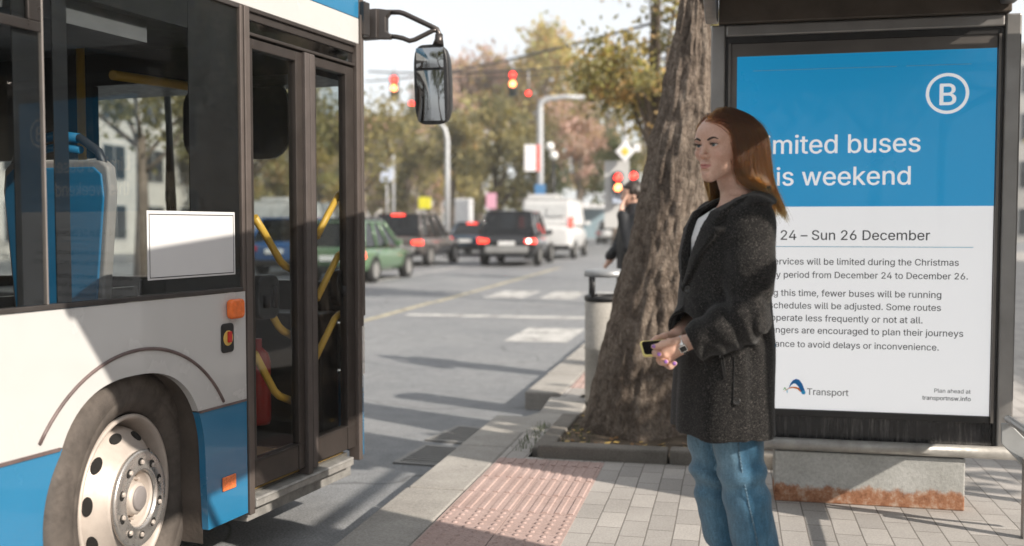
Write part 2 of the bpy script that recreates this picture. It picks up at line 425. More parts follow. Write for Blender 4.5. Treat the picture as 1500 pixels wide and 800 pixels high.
# gutter seam, painted lines
mk = MB()
def paint(mb, x0, x1, y0, y1, m=0, z=.004):
    strip2 = MB(); strip(strip2, x0, x1, z, y0, y1); mb.add(strip2.v, strip2.f, m)
for (x0, x1, y0, y1) in ((-2.75, -1.95, 12.0, 13.6), (-3.6, -2.9, 18.7, 20.6), (-2.7, -2.1, 18.7, 20.6), (-1.9, -1.62, 18.7, 20.6), (-4.7, -3.9, 18.7, 20.6), (-5.05, -1.62, 14.9, 15.3)):
    paint(mk, x0, x1, y0, y1)
paint(mk, -5.42, -5.27, -20, 17.5, 1)
paint(mk, -5.36, -5.22, 17.5, 31, 1); paint(mk, -8.6, -8.45, 10, 31, 0); paint(mk, -1.9, -1.78, 22, 46, 0)
tag(mk.build('road_markings', [M_paint, M_ypaint], recalc=False), kind='structure')
# ================================================================ the city bus
BA = R(8.6); BP = Vector((-1.954, 3.781, 0))
bus = thing('city_bus', 'white and blue city bus standing at the stop with its front door shut', 'bus', BP, -BA)
bus.rotation_euler = (0, 0, -BA)
BMi = (Matrix.Translation(BP) @ Matrix.Rotation(-BA, 4, 'Z')).inverted()
BV = Vector((math.cos(BA), -math.sin(BA), 0))          # outward side normal
def bpx(x, y, off=0.0):
    """picture point on the plane 'off' metres inside the bus side, in bus coordinates (x out, y ahead, z up)"""
    d = ray(x, y); p0 = BP - BV * off; o = Vector((0, 0, EYE))
    return BMi @ (o + d * ((p0 - o).dot(BV) / d.dot(BV)))
def side(poly, x0=-.03, x1=0, mb=None, m=0):
    mb = mb or MB(); return mb.prism([(x0, a, b) for a, b in poly], (x1 - x0, 0, 0), m)
REAR = -10.4
def arch_pt(t, g=0):
    c, s_ = math.cos(t), math.sin(t); e = 2 / 2.5
    return (-.655 + (.375 + g) * math.copysign(abs(c) ** e, c), .50 + (.425 + g) * math.copysign(abs(s_) ** e, s_))
def t_at(z):
    lo, hi = 0, math.pi / 2
    for _ in range(40):
        md = (lo + hi) / 2
        if arch_pt(md)[1] < z: lo = md
        else: hi = md
    return lo
t0 = t_at(.737); AR = [arch_pt(t0 + (math.pi - 2 * t0) * i / 28) for i in range(29)]       # right to left over the top
Y_W0, Y_W1 = REAR, -.012
white = [(Y_W0, .737), (AR[-1][0], .737)] + AR[::-1] + [(Y_W1, .737), (Y_W1, 1.184), (Y_W0, 1.184)]
# split into simple pieces so that no face is concave
wp = MB()
side([(Y_W0, .737), (AR[-1][0], .737), (AR[-1][0], 1.184), (Y_W0, 1.184)], mb=wp)
side([(AR[0][0], .737), (Y_W1, .737), (Y_W1, 1.184), (AR[0][0], 1.184)], mb=wp)
for a, b in zip(AR, AR[1:]): side([(b[0], b[1]), (a[0], a[1]), (a[0], 1.184), (b[0], 1.184)], mb=wp)
bm_ = wp.build('side_panel', M_white, bus)
def lowpanel(flip):
    ts = [t0 * i / 10 for i in range(11)]; mb = MB()
    pts = [arch_pt(t) if not flip else arch_pt(math.pi - t) for t in ts]
    edge = [(pts[0][0] + (.012 if not flip else -.012) , .258)] + pts
    far = Y_W1 if not flip else Y_W0
    for a, b in zip(edge, edge[1:]):
        zt = min(b[1], .7315); za = min(a[1], .7315)
        side([(a[0], za), (far, za), (far, zt), (b[0], zt)] if not flip else [(far, za), (a[0], za), (b[0], zt), (far, zt)], mb=mb)
    return mb
lowpanel(False).build('skirt_panel', M_blue, bus)
lowpanel(True).build('skirt_panel', M_blue, bus)
M_trim = mat('dusty rubber trim', (.12, .085, .08), .5, var=.3, vscale=14)
tr = MB(); tr.box(-.01, .006, Y_W0, arch_pt(math.pi - t0)[0] - .012, .7285, .7395)
tr.tube([(.001, -.63 + .543 * math.cos(R(a)), .47 + .543 * math.sin(R(a))) for a in range(31, 151, 4)], .0065, 8)
tr.box(-.01, .0045, arch_pt(t0)[0] + .004, Y_W1 - .004, .7285, .7375)
tr.build('body_trim', M_trim, bus)
# wheel well
M_well = mat('dirty wheel well', (.085, .068, .056), .9, var=.35, vscale=5, bump=.3, bscale=30)
ww = MB()
prof = [(-.655 + .388, .20)] + [arch_pt(math.pi * i / 24, .012) for i in range(25)] + [(-.655 - .388, .20)]
ww.add([(-.028, a, b) for a, b in prof] + [(-.78, a, b) for a, b in prof], [(i, i + 1, i + 1 + len(prof), i + len(prof)) for i in range(len(prof) - 1)])
ww.add([(-.78, a, b) for a, b in prof], [tuple(range(len(prof)))])
ww.build('wheel_arch', M_well, bus)
# wheel, steered a little to the left
def wheel_mb(parent, loc, yaw, name='wheel'):
    M_tyre = MATS.get('dusty tyre')
    if not M_tyre:
        m = NT('dusty tyre'); v = m.coord()
        f = m.noise(v, 5, 6); c = m.ramp(f, [(.3, (.062, .054, .048)), (.7, (.135, .115, .10))])
        c = m.mix(m.ramp(m.noise(v, 14, 5, .7), [(.45, (0, 0, 0)), (.65, (.7, .7, .7))]), c, (.055, .047, .042))
        m.base(c); m.set(Roughness=.85, Specular_IOR_Level=.25); m.bump(m.noise(v, 60, 5), .25, .006); M_tyre = MATS['dusty tyre'] = m.m
    M_rim = mat('dusty painted steel rim', (.50, .44, .39), .45, .15, var=.16, vscale=9, bump=.08, bscale=50)
    M_ring = mat('polished wheel trim ring', (.56, .53, .50), .28, .8, var=.12, vscale=12)
    M_hole = mat('dark wheel opening', (.008, .007, .006), .9)
    w = empty(name, loc); w.parent = bus; w.rotation_euler = (0, 0, yaw)
    AX = Matrix.Rotation(R(90), 4, 'Y')                    # lathe z -> +x
    ty = MB()
    prof = [(.292, .02), (.30, .075), (.318, .105), (.345, .122), (.375, .130), (.378, .128), (.382, .130), (.41, .131), (.432, .126), (.448, .118), (.452, .114), (.456, .112), (.466, .100), (.472, .085), (.474, .052), (.464, .050), (.464, .042), (.474, .040), (.475, -.01), (.464, -.012), (.464, -.020), (.475, -.022), (.474, -.08), (.464, -.082), (.464, -.09), (.474, -.092), (.474, -.14), (.44, -.17), (.30, -.16), (.292, -.10)]
    ty.lathe(prof, 96, AX, closed=True)
    ty.build('tyre', M_tyre, w, recalc=True)
    rm = MB()
    rm.lathe([(.300, .085), (.302, .098), (.293, .103), (.285, .098), (.279, .08), (.272, .05), (.262, .0), (.258, -.10), (.262, -.15), (.285, -.16)], 80, AX)
    rm.lathe([(.262, -.02), (.258, .03), (.251, .056), (.241, .069), (.210, .092), (.19, .108), (.178, .125), (.172, .134), (.160, .138), (.10, .140), (.095, .13), (.088, .09), (.05, .09), (.0001, .09)], 80, AX)
    rim = rm.build('rim', M_rim, w)
    for k in range(10):
        a = 2 * math.pi * (k + .3) / 10
        Mx = Matrix.Rotation(a, 4, 'X') @ Matrix.Translation((.0808, 0, .2265)) @ Matrix.Rotation(R(-36.5), 4, 'Y')
        ho = MB(); pts = [(.033 * math.cos(q), .0185 * math.sin(q)) for q in np.linspace(0, 2 * math.pi, 20, endpoint=False)]
        vs = [Mx @ Vector((.0035, u_, v_)) for u_, v_ in pts]; vs2 = [Mx @ Vector((-.004, u_, v_)) for u_, v_ in pts]
        ho.add(vs, [tuple(range(20))]); ho.add(vs + vs2, [(i, (i + 1) % 20, (i + 1) % 20 + 20, i + 20) for i in range(20)]); ho.build('hand_hole', M_hole, w)
    AX0 = AX; AX = Matrix.Translation((.04, 0, 0)) @ AX0
    rg = MB(); rg.lathe([(.172, .097), (.176, .107), (.171, .113), (.163, .115), (.152, .1125), (.118, .1125), (.110, .117), (.104, .115), (.100, .105)], 80, AX); rg.build('trim_ring', M_ring, w)
    for k in range(10):
        a = 2 * math.pi * k / 10; RX = Matrix.Rotation(a, 4, 'X')
        sl = MB(); pts = [RX @ Vector((.1545, .0175 * math.cos(q), .134 + .0135 * math.sin(q))) for q in np.linspace(0, 2 * math.pi, 18, endpoint=False)]
        sl.prism(pts, (-.004, 0, 0)); sl.build('trim_slot', M_hole, w)
        nt = MB(); nt.lathe([(.0001, .122), (.0075, .122), (.0095, .119), (.0095, .112)], 6, RX @ Matrix.Translation((0, .005, .131)) @ AX, smooth=False); nt.build('wheel_nut', M_rim, w)
        nt = MB(); nt.lathe([(.0001, .082), (.006, .082), (.007, .079), (.007, .04)], 6, RX @ Matrix.Translation((0, 0, .074)) @ AX, smooth=False); nt.build('hub_bolt', M_rim, w)
    hb = MB(); hb.lathe([(.088, .045), (.086, .06), (.062, .066), (.058, .095), (.052, .103), (.0001, .105)], 40, AX)
    hb.build('hub', M_rim, w)
    hc = MB(); hc.lathe([(.044, .104), (.043, .110), (.038, .1125), (.0001, .113)], 40, AX); hc.build('hub_cap', mat('grey hub cap', (.22, .2, .195), .6), w)
    return w
W1 = wheel_mb(bus, (-.18, -.635, .468), R(12))
W2 = wheel_mb(bus, (-.17, -6.6, .468), 0)
# rear arch stays plain: a dark recess behind the second wheel is never seen from the stop
# pillars and window band
M_pil = mat('brown anodised pillar', (.115, .095, .085), .42, .3, var=.15, vscale=5)
pl = MB(); pl.box(-.05, .008, -.006, .030, .245, 2.352); pl.box(-.05, .004, -.030, -.0095, 1.186, 2.352)
pl.build('door_pillar', M_pil, bus, bevel=.004)
wr = MB(); wr.box(-.03, .005, REAR, -.033, 1.186, 1.203); wr.box(-.03, .003, REAR, -.033, 2.335, 2.353)
wr.build('window_rubber', mat('window rubber', (.035, .03, .028), .6, var=.3), bus, bevel=.003)
panes = [(-.985, -.035), (-2.55, -1.045), (-4.1, -2.56), (-5.65, -4.11), (-7.2, -5.66), (-8.8, -7.21), (REAR, -8.81)]
for i, (a, b) in enumerate(panes):
    gl = MB(); 
    gl.box(-.008, -.004, a - (.045 if i == 0 else .03) + .035, b, 1.205, 2.333)
    gw = gl.build('window', M_glass, bus)
    bd = MB(); e = .055
    if i == 0:
        bd.box(-.014, -.0095, a - .005, a + .055, 1.205, 2.333)
        bd.box(-.014, -.0095, -.335, b, 1.262, 2.333); bd.box(-.014, -.0095, -.62, b, 1.205, 1.26)
        bd.box(-.014, -.0095, a + .057, -.337, 2.20, 2.333)
    else:
        bd.box(-.014, -.0095, a, a + e, 1.205, 2.333); bd.box(-.014, -.0095, b - .10, b, 1.205, 2.333); bd.box(-.014, -.0095, a + e + .002, b - .102, 2.24, 2.333)
    bd.build('black_border', M_black, gw)
    if i == 1:  # the opening hopper at the top
        hp = MB(); zb = bpx(20, 30).z
        hp.box(-.004, .010, a + .05, b - .005, zb - .02, zb + .012); hp.box(-.004, .010, b - .055, b - .004, zb + .013, 2.333)
        hp.build('hopper_frame', M_darkalu, gw, bevel=.003)
ml = MB(); ml.box(-.02, .002, -1.043, -1.036, 1.204, 2.334); ml.build('window_bead', mat('bead', (.30, .27, .25), .4, .5), bus)
# upper bands and roof
ub = MB(); side([(REAR, 2.3545), (.938, 2.3545), (.938, 2.479), (REAR, 2.479)], mb=ub); ub.build('cant_panel', M_white, bus, bevel=.003)
ub = MB(); side([(REAR, 2.481), (.938, 2.481), (.938, 2.70), (REAR, 2.70)], mb=ub); ub.build('roof_band', M_blue, bus, bevel=.003)
rf = MB()
rp = [(0, 2.702), (-.03, 2.80), (-.12, 2.90), (-.35, 2.96), (-1.25, 2.99), (-2.15, 2.96), (-2.38, 2.90), (-2.47, 2.80), (-2.5, 2.702)]
rf.prism([(a, REAR, b) for a, b in rp], (0, 11.3, 0)); rf.build('roof', M_white, bus)
cl = MB(); cl.box(-2.44, -.06, REAR + .1, .9, 2.335, 2.37); cl.box(-.06, -.035, REAR + .1, .0, 2.22, 2.334)
cl.box(-.62, -.06, REAR + .1, -.5, 2.12, 2.2)
cl.build('ceiling_lining', mat('grey lining', (.11, .11, .115), .6), bus)
fl = MB(); fl.box(-2.46, -.79, REAR + .05, .88, .28, .318); fl.box(-.788, -.05, -.25, .88, .28, .317); fl.box(-.788, -.05, REAR + .05, -1.08, .28, .317)
fl.build('floor', mat('bus floor', (.10, .095, .085), .6, vscale=30), bus)
fy = MB(); fy.box(-1.1, -.06, .06, .86, .3185, .325); fy.build('step_mat', mat('yellow step mat', (.44, .29, .10), .6, vscale=50), bus)
wb = MB(); wb.box(-.787, -.035, -1.075, -.245, .93, .98); wb.box(-.80, -.785, -1.07, -.25, .3, .979); wb.build('wheel_box', mat('grey lining', (.1, .1, .1)), bus)
# far side wall, rear wall
os_ = MB()
os_.box(-2.5, -2.465, REAR, .9, .25, 1.18); os_.box(-2.5, -2.465, REAR, .9, 2.06, 2.70)
for y in (-10.3, -8.8, -7.25, -5.7, -4.15, -2.6, -1.1, .1, .8): os_.box(-2.495, -2.46, y - .06, y + .06, 1.182, 2.058)
os_.box(-2.5, 0, REAR - .03, REAR - .002, .25, 2.7)
os_.build('far_side_wall', M_black, bus)
og = MB(); og.box(-2.482, -2.478, REAR, .85, 1.185, 2.055); og.build('far_side_glass', M_glass, bus)
# front end: a rounded nose
NOSE = [(0, .945), (-.012, .985), (-.05, 1.025), (-.16, 1.075), (-.5, 1.15), (-1.25, 1.20), (-2.0, 1.15), (-2.34, 1.075), (-2.45, 1.025), (-2.488, .985), (-2.5, .945)]
def nose(z0, z1, m, name, out=0, thick=.025):
    mb = MB(); k = len(NOSE)
    c = Vector((-1.25, 0, 0))
    def P(i, z, o):
        a, b = NOSE[i]; s_ = 1 + o; return Vector((-1.25 + (a + 1.25) * s_, b + o * .9, z))
    vs = [P(i, z0, out) for i in range(k)] + [P(i, z1, out) for i in range(k)] + [P(i, z0, out - thick) for i in range(k)] + [P(i, z1, out - thick) for i in range(k)]
    fs = []
    for i in range(k - 1):
        fs += [(i, i + 1, k + i + 1, k + i), (2 * k + i, 3 * k + i, 3 * k + i + 1, 2 * k + i + 1), (k + i, k + i + 1, 3 * k + i + 1, 3 * k + i), (i, 2 * k + i, 2 * k + i + 1, i + 1)]
    fs += [(0, k, 3 * k, 2 * k), (k - 1, 3 * k - 1, 4 * k - 1, 2 * k - 1)]
    mb.add(vs, fs); o = mb.build(name, m, bus); 
    for p in o.data.polygons: p.use_smooth = False
    return o
nose(.29, .695, M_blue, 'front_bumper'); nose(.705, .945, M_white, 'front_panel', .004); nose(.955, 1.16, M_black, 'front_grille_panel')
nose(1.165, 2.345, M_glass, 'windscreen', 0, .006); nose(2.355, 2.70, M_black, 'destination_panel')
cp = MB(); cp.box(-.055, .006, .908, .943, .275, 2.353); cp.box(-.05, .002, .9435, .985, 1.0, 2.7)
cp.box(-.05, .012, .939, .952, .95, 2.5)
cp.build('corner_pillar', M_pil, bus, bevel=.004)
wc = MB(); wc.box(-1.13, -1.03, 1.13, 1.165, 1.17, 2.34); 
wc.build('windscreen_pillar', M_black, bus)
wip = MB()
for bx in (-.86, -1.36):
    wip.tube([(bx, 1.19, 1.2), (bx - .05, 1.2, 1.62), (bx - .03, 1.2, 2.1)], .012, 6); wip.tube([(bx - .01, 1.215, 1.35), (bx - .05, 1.215, 2.2)], .02, 6)
wip.build('wiper', M_black, bus)
ds = MB(); ds.box(-2.42, -1.0, .55, 1.05, .32, 1.10); ds.box(-.98, -.15, .80, .98, .32, 1.02); ds.build('dashboard', M_black, bus, bevel=.02)
tb_ = MB(); tb_.box(-2.42, -.08, .60, 1.05, 2.17, 2.333); tb_.box(-2.44, -1.35, .58, .62, 1.80, 2.169); tb_.build('destination_box', M_black, bus)
cabp = MB(); cabp.box(-2.4, -1.05, -.42, -.39, .32, 1.35); cabp.box(-1.09, -1.045, -.38, .54, .32, 1.15)
cabp.box(-.98, -.94, -.42, -.385, .32, 2.33)
cabp.build('driver_cab_screen', M_black, bus)
dst = MB(); dst.box(-2.05, -1.5, -.25, .2, .6, .8); dst.box(-2.05, -1.5, -.33, -.2, .8, 1.5); dst.box(-1.9, -1.65, -.32, -.22, 1.52, 1.75)
dst.build('driver_seat', mat('dark seat cloth', (.02, .022, .03), .8), bus, bevel=.05, seg=3)
vis = MB()
vis.prism([(-.74 + a, .93, b) for a, b in rrect(-.33, .33, 1.80, 2.2, .12)], (0, .02, 0)); vis.build('sun_visor', M_black, bus)
# door
dr = empty('front_door'); dr.parent = bus
def dpx(x, y): return bpx(x, y, .03)
M_dframe = mat('brown door frame', (.045, .037, .033), .4, .3, var=.2)
LEAF = ((.052, .446), (.532, .903))
for i, (a, b) in enumerate(LEAF):
    f = MB(); s_ = (.022, .052) if i == 0 else (.030, .075)
    f.box(-.055, -.012, a, a + s_[0], .345, 2.232); f.box(-.055, -.012, b - s_[1], b, .345, 2.232)
    f.box(-.055, -.012, a + s_[0] + .0005, b - s_[1] - .0005, 2.19, 2.232); f.box(-.050, -.016, a + s_[0] + .0005, b - s_[1] - .0005, .345, .455)
    f.box(-.058, -.010, a + .003, b - .003, .456, .463)
    lf_ = f.build('door_leaf', M_dframe, dr, bevel=.004)
    gg = MB(); gg.box(-.036, -.030, a + s_[0], b - s_[1], .464, 2.19); gg.build('door_glass', M_glass, lf_)
po = MB(); po.box(-.05, .004, .447, .486, .31, 2.236); po.box(-.05, .002, .493, .5315, .33, 2.236); po.box(-.05, -.012, .486, .493, .33, 2.23)
po.build('door_gasket', mat('door gasket', (.075, .062, .057), .5, var=.2), dr, bevel=.008, seg=3)
hd = MB(); hd.box(-.06, -.002, .031, .907, 2.24, 2.2535); hd.box(-.06, -.010, .031, .907, 2.305, 2.352); hd.box(-.06, .002, .031, .907, 2.3375, 2.3535)
hd.box(-.06, -.03, .031, .907, 2.255, 2.303)
hd.build('door_header', M_dframe, dr, bevel=.003)
hg = MB(); hg.box(-.024, -.02, .032, .905, 2.256, 2.304); hg.build('header_glass', glass_mat('header glass', (.3, .33, .35), .05, 4), dr)
def rail(pts, off=.085):
    P = [bpx(x, y, off) for x, y in pts]; mb = MB()
    mb.tube(P, [.0175] * len(P), 10, flat=.9); return mb
for k, pts in enumerate((((373, 318), (392, 350), (411, 383), (418, 390), (432, 397)), ((397, 459), (408, 478), (415, 485), (428, 492)), ((373, 518), (388, 547), (402, 573), (409, 580), (426, 587)),
                         ((464, 347), (480, 315), (495, 287), (501, 281), (512, 276)), ((464, 438), (480, 405), (495, 375), (501, 370), (512, 365)), ((461, 527), (477, 494), (490, 467), (496, 461), (509, 455)))):
    rail(pts).build('grab_rail', M_yellow, dr)
for x0, x1, y0, y1, hx in ((374, 405, 402, 468, 382), (490, 516, 394, 448, 503)):
    c = MB(); p = bpx((x0 + x1) / 2, (y0 + y1) / 2, .06); w = (bpx(x1, y0, .06).y - bpx(x0, y0, .06).y) / 2; h = abs(bpx(x0, y0, .06).z - bpx(x0, y1, .06).z) / 2
    c.prism([(p.x - .03, p.y + a, p.z + b) for a, b in rrect(-w, w, -h, h, w * .6, 8)], (.05, 0, 0)); lk = c.build('door_control', M_black, dr, bevel=.01, seg=3)
    c = MB(); c.tube([(p.x + .028, p.y - w * .45, p.z - h * .45), (p.x + .028, p.y - w * .45, p.z + h * .1)], .016, 10, flat=1); c.build('lock_button', M_rubber, lk); c = MB(); c.tube([(p.x + .026, p.y + w * .4, p.z - h * .5), (p.x + .026, p.y + w * .4, p.z + h * .5)], .009, 10)
    c.build('lock_handle', M_rubber, lk)
sl = MB(); sl.box(-.20, .012, .032, .84, .268, .309); sl.box(-.2, .016, .032, .835, .298, .306); sl.box(-.25, -.04, .036, .90, .2, .266)
sl.build('door_sill', mat('scuffed aluminium sill', (.38, .37, .35), .5, .5, var=.25, vscale=20, bump=.2), bus, bevel=.004)
# small fittings
lm = MB(); lm.prism([(.0, a, b) for a, b in rrect(-.144, -.05, 1.078, 1.158, .02)], (.03, 0, 0)); lm.build('side_marker_lamp', M_orange, bus, bevel=.012, seg=3)
rc = MB(); rc.prism([(.0, a, b) for a, b in rrect(-.177, -.098, .944, 1.062, .016)], (.006, 0, 0)); er = rc.build('emergency_valve', M_black, bus, bevel=.003)
bt = MB(); bt.lathe([(.0001, .010), (.02, .009), (.031, .0065)], 24, Matrix.Translation((0, -.137, 1.003)) @ Matrix.Rotation(R(90), 4, 'Y')); bt.build('valve_plate', mat('yellow label', (.62, .42, .10), .5), er)
bt = MB(); bt.box(.009, .02, -.147, -.127, .985, 1.03); bt.build('valve_tap', M_red, er, bevel=.003)
rr_ = MB(); rr_.box(.0, .008, -.182, -.097, .388, .445); rr_.build('side_reflector', mat('orange reflector', (.80, .20, .06), .25, var=.2, vscale=90), bus, bevel=.004)
pp = MB(); pp.box(-.0035, -.0015, -.583, -.074, 1.256, 1.508)
ppo = pp.build('blank_notice', mat('white notice board', (.58, .58, .585), .4, var=.03), bus, bevel=.002)
ol = MB()
for q in ((-.573, -.084, 1.263, 1.266), (-.573, -.084, 1.493, 1.496), (-.573, -.5705, 1.266, 1.493), (-.0865, -.084, 1.266, 1.493)): ol.box(-.0013, -.0006, *q)
ol.build('notice_border', M_black, ppo)
# interior: seats, poles
M_seat = mat('blue seat back', (.02, .17, .34), .35, var=.08); M_seatf = mat('dark seat shell', (.035, .035, .04), .45); M_seatb = mat('grey seat edge', (.3, .28, .27), .4)
def seat(y, x0, x1, zb=.72, top=1.66):
    s_ = empty('passenger_seat', (0, y, 0)); s_.parent = bus; w = x1 - x0
    def outl(g, zt, zz): return [(x0 + .06 + g, zz), (x1 - .06 - g, zz), (x1 - g, zt - .12), (x1 - .01 - g, zt - .03), (x1 - .05 - g, zt), (x0 + .05 + g, zt), (x0 + .01 + g, zt - .03), (x0 + g, zt - .12)]
    a = MB(); a.prism([(p, 0, q) for p, q in outl(0, top, zb)], (0, .05, 0)); a.build('seat_shell', M_seatb, s_, bevel=.012, seg=3)
    a = MB(); a.prism([(p, -.012, q) for p, q in outl(.022, top - .03, zb + .02)], (0, .011, 0)); a.build('seat_back_panel', M_seat, s_, bevel=.006)
    a = MB(); xm = (x0 + x1) / 2
    a.tube([(x0 + .03, .02, top - .06), (x0 + .07, .02, top + .03), (x0 + .16, .02, top + .085), (xm, .02, top + .10), (x1 - .16, .02, top + .085), (x1 - .07, .02, top + .03), (x1 - .03, .02, top - .06)], .018, 10)
    a.build('seat_handle', M_seatf, s_)
    a = MB(); a.tube([(x0 + .16, .02, top + .04), (xm, .02, top + .055), (x1 - .16, .02, top + .04)], .016, 10); a.tube([(x0 + .17, .02, top + .087), (xm, .02, top + .101), (x1 - .17, .02, top + .087)], .0195, 10)
    a.build('seat_grip', M_seat, s_)
    a = MB(); a.box(x0 + .03, x1 - .03, .05, .45, zb - .08, zb); a.build('seat_cushion', M_seat, s_, bevel=.03, seg=3)
    a = MB(); a.box(xm - .1, xm + .1, .1, .35, .318, zb - .082); a.build('seat_base', M_seatf, s_)
    return s_
sp = BMi @ at_depth(160, 240, 3.9); 
seat(sp.y, sp.x - .56, sp.x, zb=.98, top=sp.z + .02)
for yy in (-2.4, -3.2, -4.0, -5.2): seat(yy, -.95, -.12)
for yy in (-1.6, -2.4, -3.2, -4.0, -5.2): seat(yy, -2.38, -1.5)
yp = MB(); a = BMi @ at_depth(120, 200, 4.3); yp.tube([(a.x, a.y, .318), (a.x, a.y, 2.335)], .018, 12)
a2 = bpx(165, 110, .75); b2 = bpx(288, 110, .75); yp.tube([(a2.x, a2.y, a2.z), (a2.x, b2.y, a2.z + .02)], .022, 12)
yp.build('stanchion', M_yellow, bus)
fe = MB(); q = bpx(378, 560, .35); fe.lathe([(.0001, .0), (.055, .0), (.06, .02), (.06, .3), (.05, .34), (.02, .37), (.02, .41), (.0001, .41)], 20, Matrix.Translation((q.x, q.y, q.z - .2)))
fe.build('fire_extinguisher', M_red, bus)
# mirror on its arm, hung ahead of the door
mr = empty('side_mirror'); mr.parent = bus
def wl(x, y, t): return BMi @ at_depth(x, y, t)
br_ = MB()
D0 = 5.06
br_.box(-.03, .03, .945, 1.0, wl(530, 58, D0).z, wl(530, 10, D0).z)
A = [wl(x, y, D0 + .03) for x, y in ((527, 14), (552, 12), (552, 56), (527, 58))]; br_.prism(A, (0, .05, 0))
A = [wl(x, y, D0 + .05) for x, y in ((552, 12), (574, 15), (565, 25), (565, 46), (574, 52), (570, 57), (553, 57))]; br_.prism(A, (0, .035, 0))
br_.build('mirror_bracket', M_darkalu, mr, bevel=.005)
ar = MB()
ar.tube([wl(x, y, D0 + .07) for x, y in ((566, 18), (585, 18), (592, 20), (630, 38), (640, 43), (643, 50), (643, 58))], .0135, 10)
ar.tube([wl(x, y, D0 + .07) for x, y in ((568, 53), (580, 54), (590, 56), (600, 60), (608, 58), (634, 45), (640, 44))], .0125, 10)
ar.tube([wl(x, y, D0 + .07) for x, y in ((643, 50), (643, 58), (642, 66))], [.02, .022, .03], 10)
ar.build('mirror_arm', M_darkalu, mr)
# housing: rounded body facing back towards the camera
H0 = at_depth(631, 124, D0 + .10)
housing = empty('mirror_head'); housing.parent = mr
loc = BMi @ H0; housing.location = loc; housing.rotation_euler = (R(2), R(-1), R(12))
hw, hh = .088, .205
hs = MB()
def hsf(u, v):
    a = 2 * math.pi * u; e = .45
    c, s_ = math.cos(a), math.sin(a)
    k = (1.0, 1.0, .97, .86, .6, .02)[round(v * 5)]; d = (0, .02, .05, .085, .11, .115)[round(v * 5)]
    return Vector((math.copysign(abs(c) ** e, c) * hw * k + (.0 if v == 0 else .012 * v * 3), d, math.copysign(abs(s_) ** e, s_) * hh * k))
hs.grid(hsf, 40, 6, cu=True); hs.add([hsf(i / 40, 0) for i in range(40)], [tuple(range(40))])
hs.build('mirror_housing', mat('mirror housing black', (.02, .02, .021), .42, bump=.1, bscale=200), housing)
M_mirror = NT('mirror glass'); M_mirror.base((.33, .34, .35)); M_mirror.set(Metallic=1.0, Roughness=.03); M_mirror = M_mirror.m
for z0, z1 in ((.085, .187), (-.187, .072)):
    gm = MB(); P = rrect(-.072, .072, z0, z1, .02)
    gm.grid(lambda u, v: Vector((-.072 + .144 * u, -.004 - .010 * math.cos((u - .5) * 2.2) * math.cos((v - .5) * 1.6), z0 + (z1 - z0) * v)), 8, 8); gm.build('mirror_glass', M_mirror, housing)
# ================================================================ the bus shelter and its poster panel
PY = 4.89
def P_(x, y): p = on_y(x, y, PY); return p
M_frame = mat('grey powder coated frame', (.27, .26, .25), .38, .55, var=.14, vscale=4, bump=.05, bscale=40)
M_frame2 = mat('brown grey inner frame', (.145, .132, .122), .4, .5, var=.18, vscale=3)
M_gask = mat('black gasket', (.014, .013, .013), .45)
shel = thing('bus_shelter', 'grey aluminium bus shelter frame with a glazed roof and a side bench', 'bus shelter', (0, PY, SZ))
def S(mb, name, m, parent=None, **k):
    o = mb.build(name, m, parent if parent is not None else shel, **k); o.location = (0, -PY, -SZ) if (parent is None or parent is shel) else (0, 0, 0); return o
XL, XR, ZB, ZT = -.102, 1.262, .40, 2.405
adp = thing('advertising_panel', 'framed poster case standing on a rust stained concrete block at the end of the shelter', 'poster case', (0, PY, SZ))
def A_(mb, name, m, parent=None, **k):
    o = mb.build(name, m, parent if parent is not None else adp, **k)
    if parent is None: o.location = (0, -PY, -SZ)
    return o
f = MB()
w = .068
f.box(XL, XL + w, PY - .01, PY + .10, ZB, ZT); f.box(XR - w, XR, PY - .01, PY + .10, ZB, ZT)
f.box(XL + w + .001, XR - w - .001, PY - .008, PY + .098, ZT - .055, ZT)
A_(f, 'outer_frame', M_frame, bevel=.008)
f = MB(); a0, a1, b1 = XL + w + .001, XR - w - .001, ZT - .056
f.box(a0, a0 + .012, PY + .006, PY + .09, ZB + .05, b1); f.box(a1 - .012, a1, PY + .006, PY + .09, ZB + .05, b1); f.box(a0 + .013, a1 - .013, PY + .006, PY + .09, b1 - .03, b1)
A_(f, 'gasket', M_gask)
f = MB(); c0, c1, d1 = a0 + .0125, a1 - .0125, b1 - .031
f.box(c0, c0 + .012, PY - .004, PY + .08, .55, d1); f.box(c1 - .012, c1, PY - .004, PY + .08, .55, d1)
f.box(c0 + .0125, c1 - .0125, PY + .012, PY + .08, 2.2572, d1); f.box(c0 + .0125, .0195, PY + .012, PY + .08, .55, 2.2570); f.box(1.1665, c1 - .0125, PY + .012, PY + .08, .55, 2.2570)
A_(f, 'inner_frame', M_frame2, bevel=.004)
f = MB(); f.box(c0 + .0125, c1 - .0125, PY + .004, PY + .08, .548, .5775); A_(f, 'lower_bead', M_gask, bevel=.003)
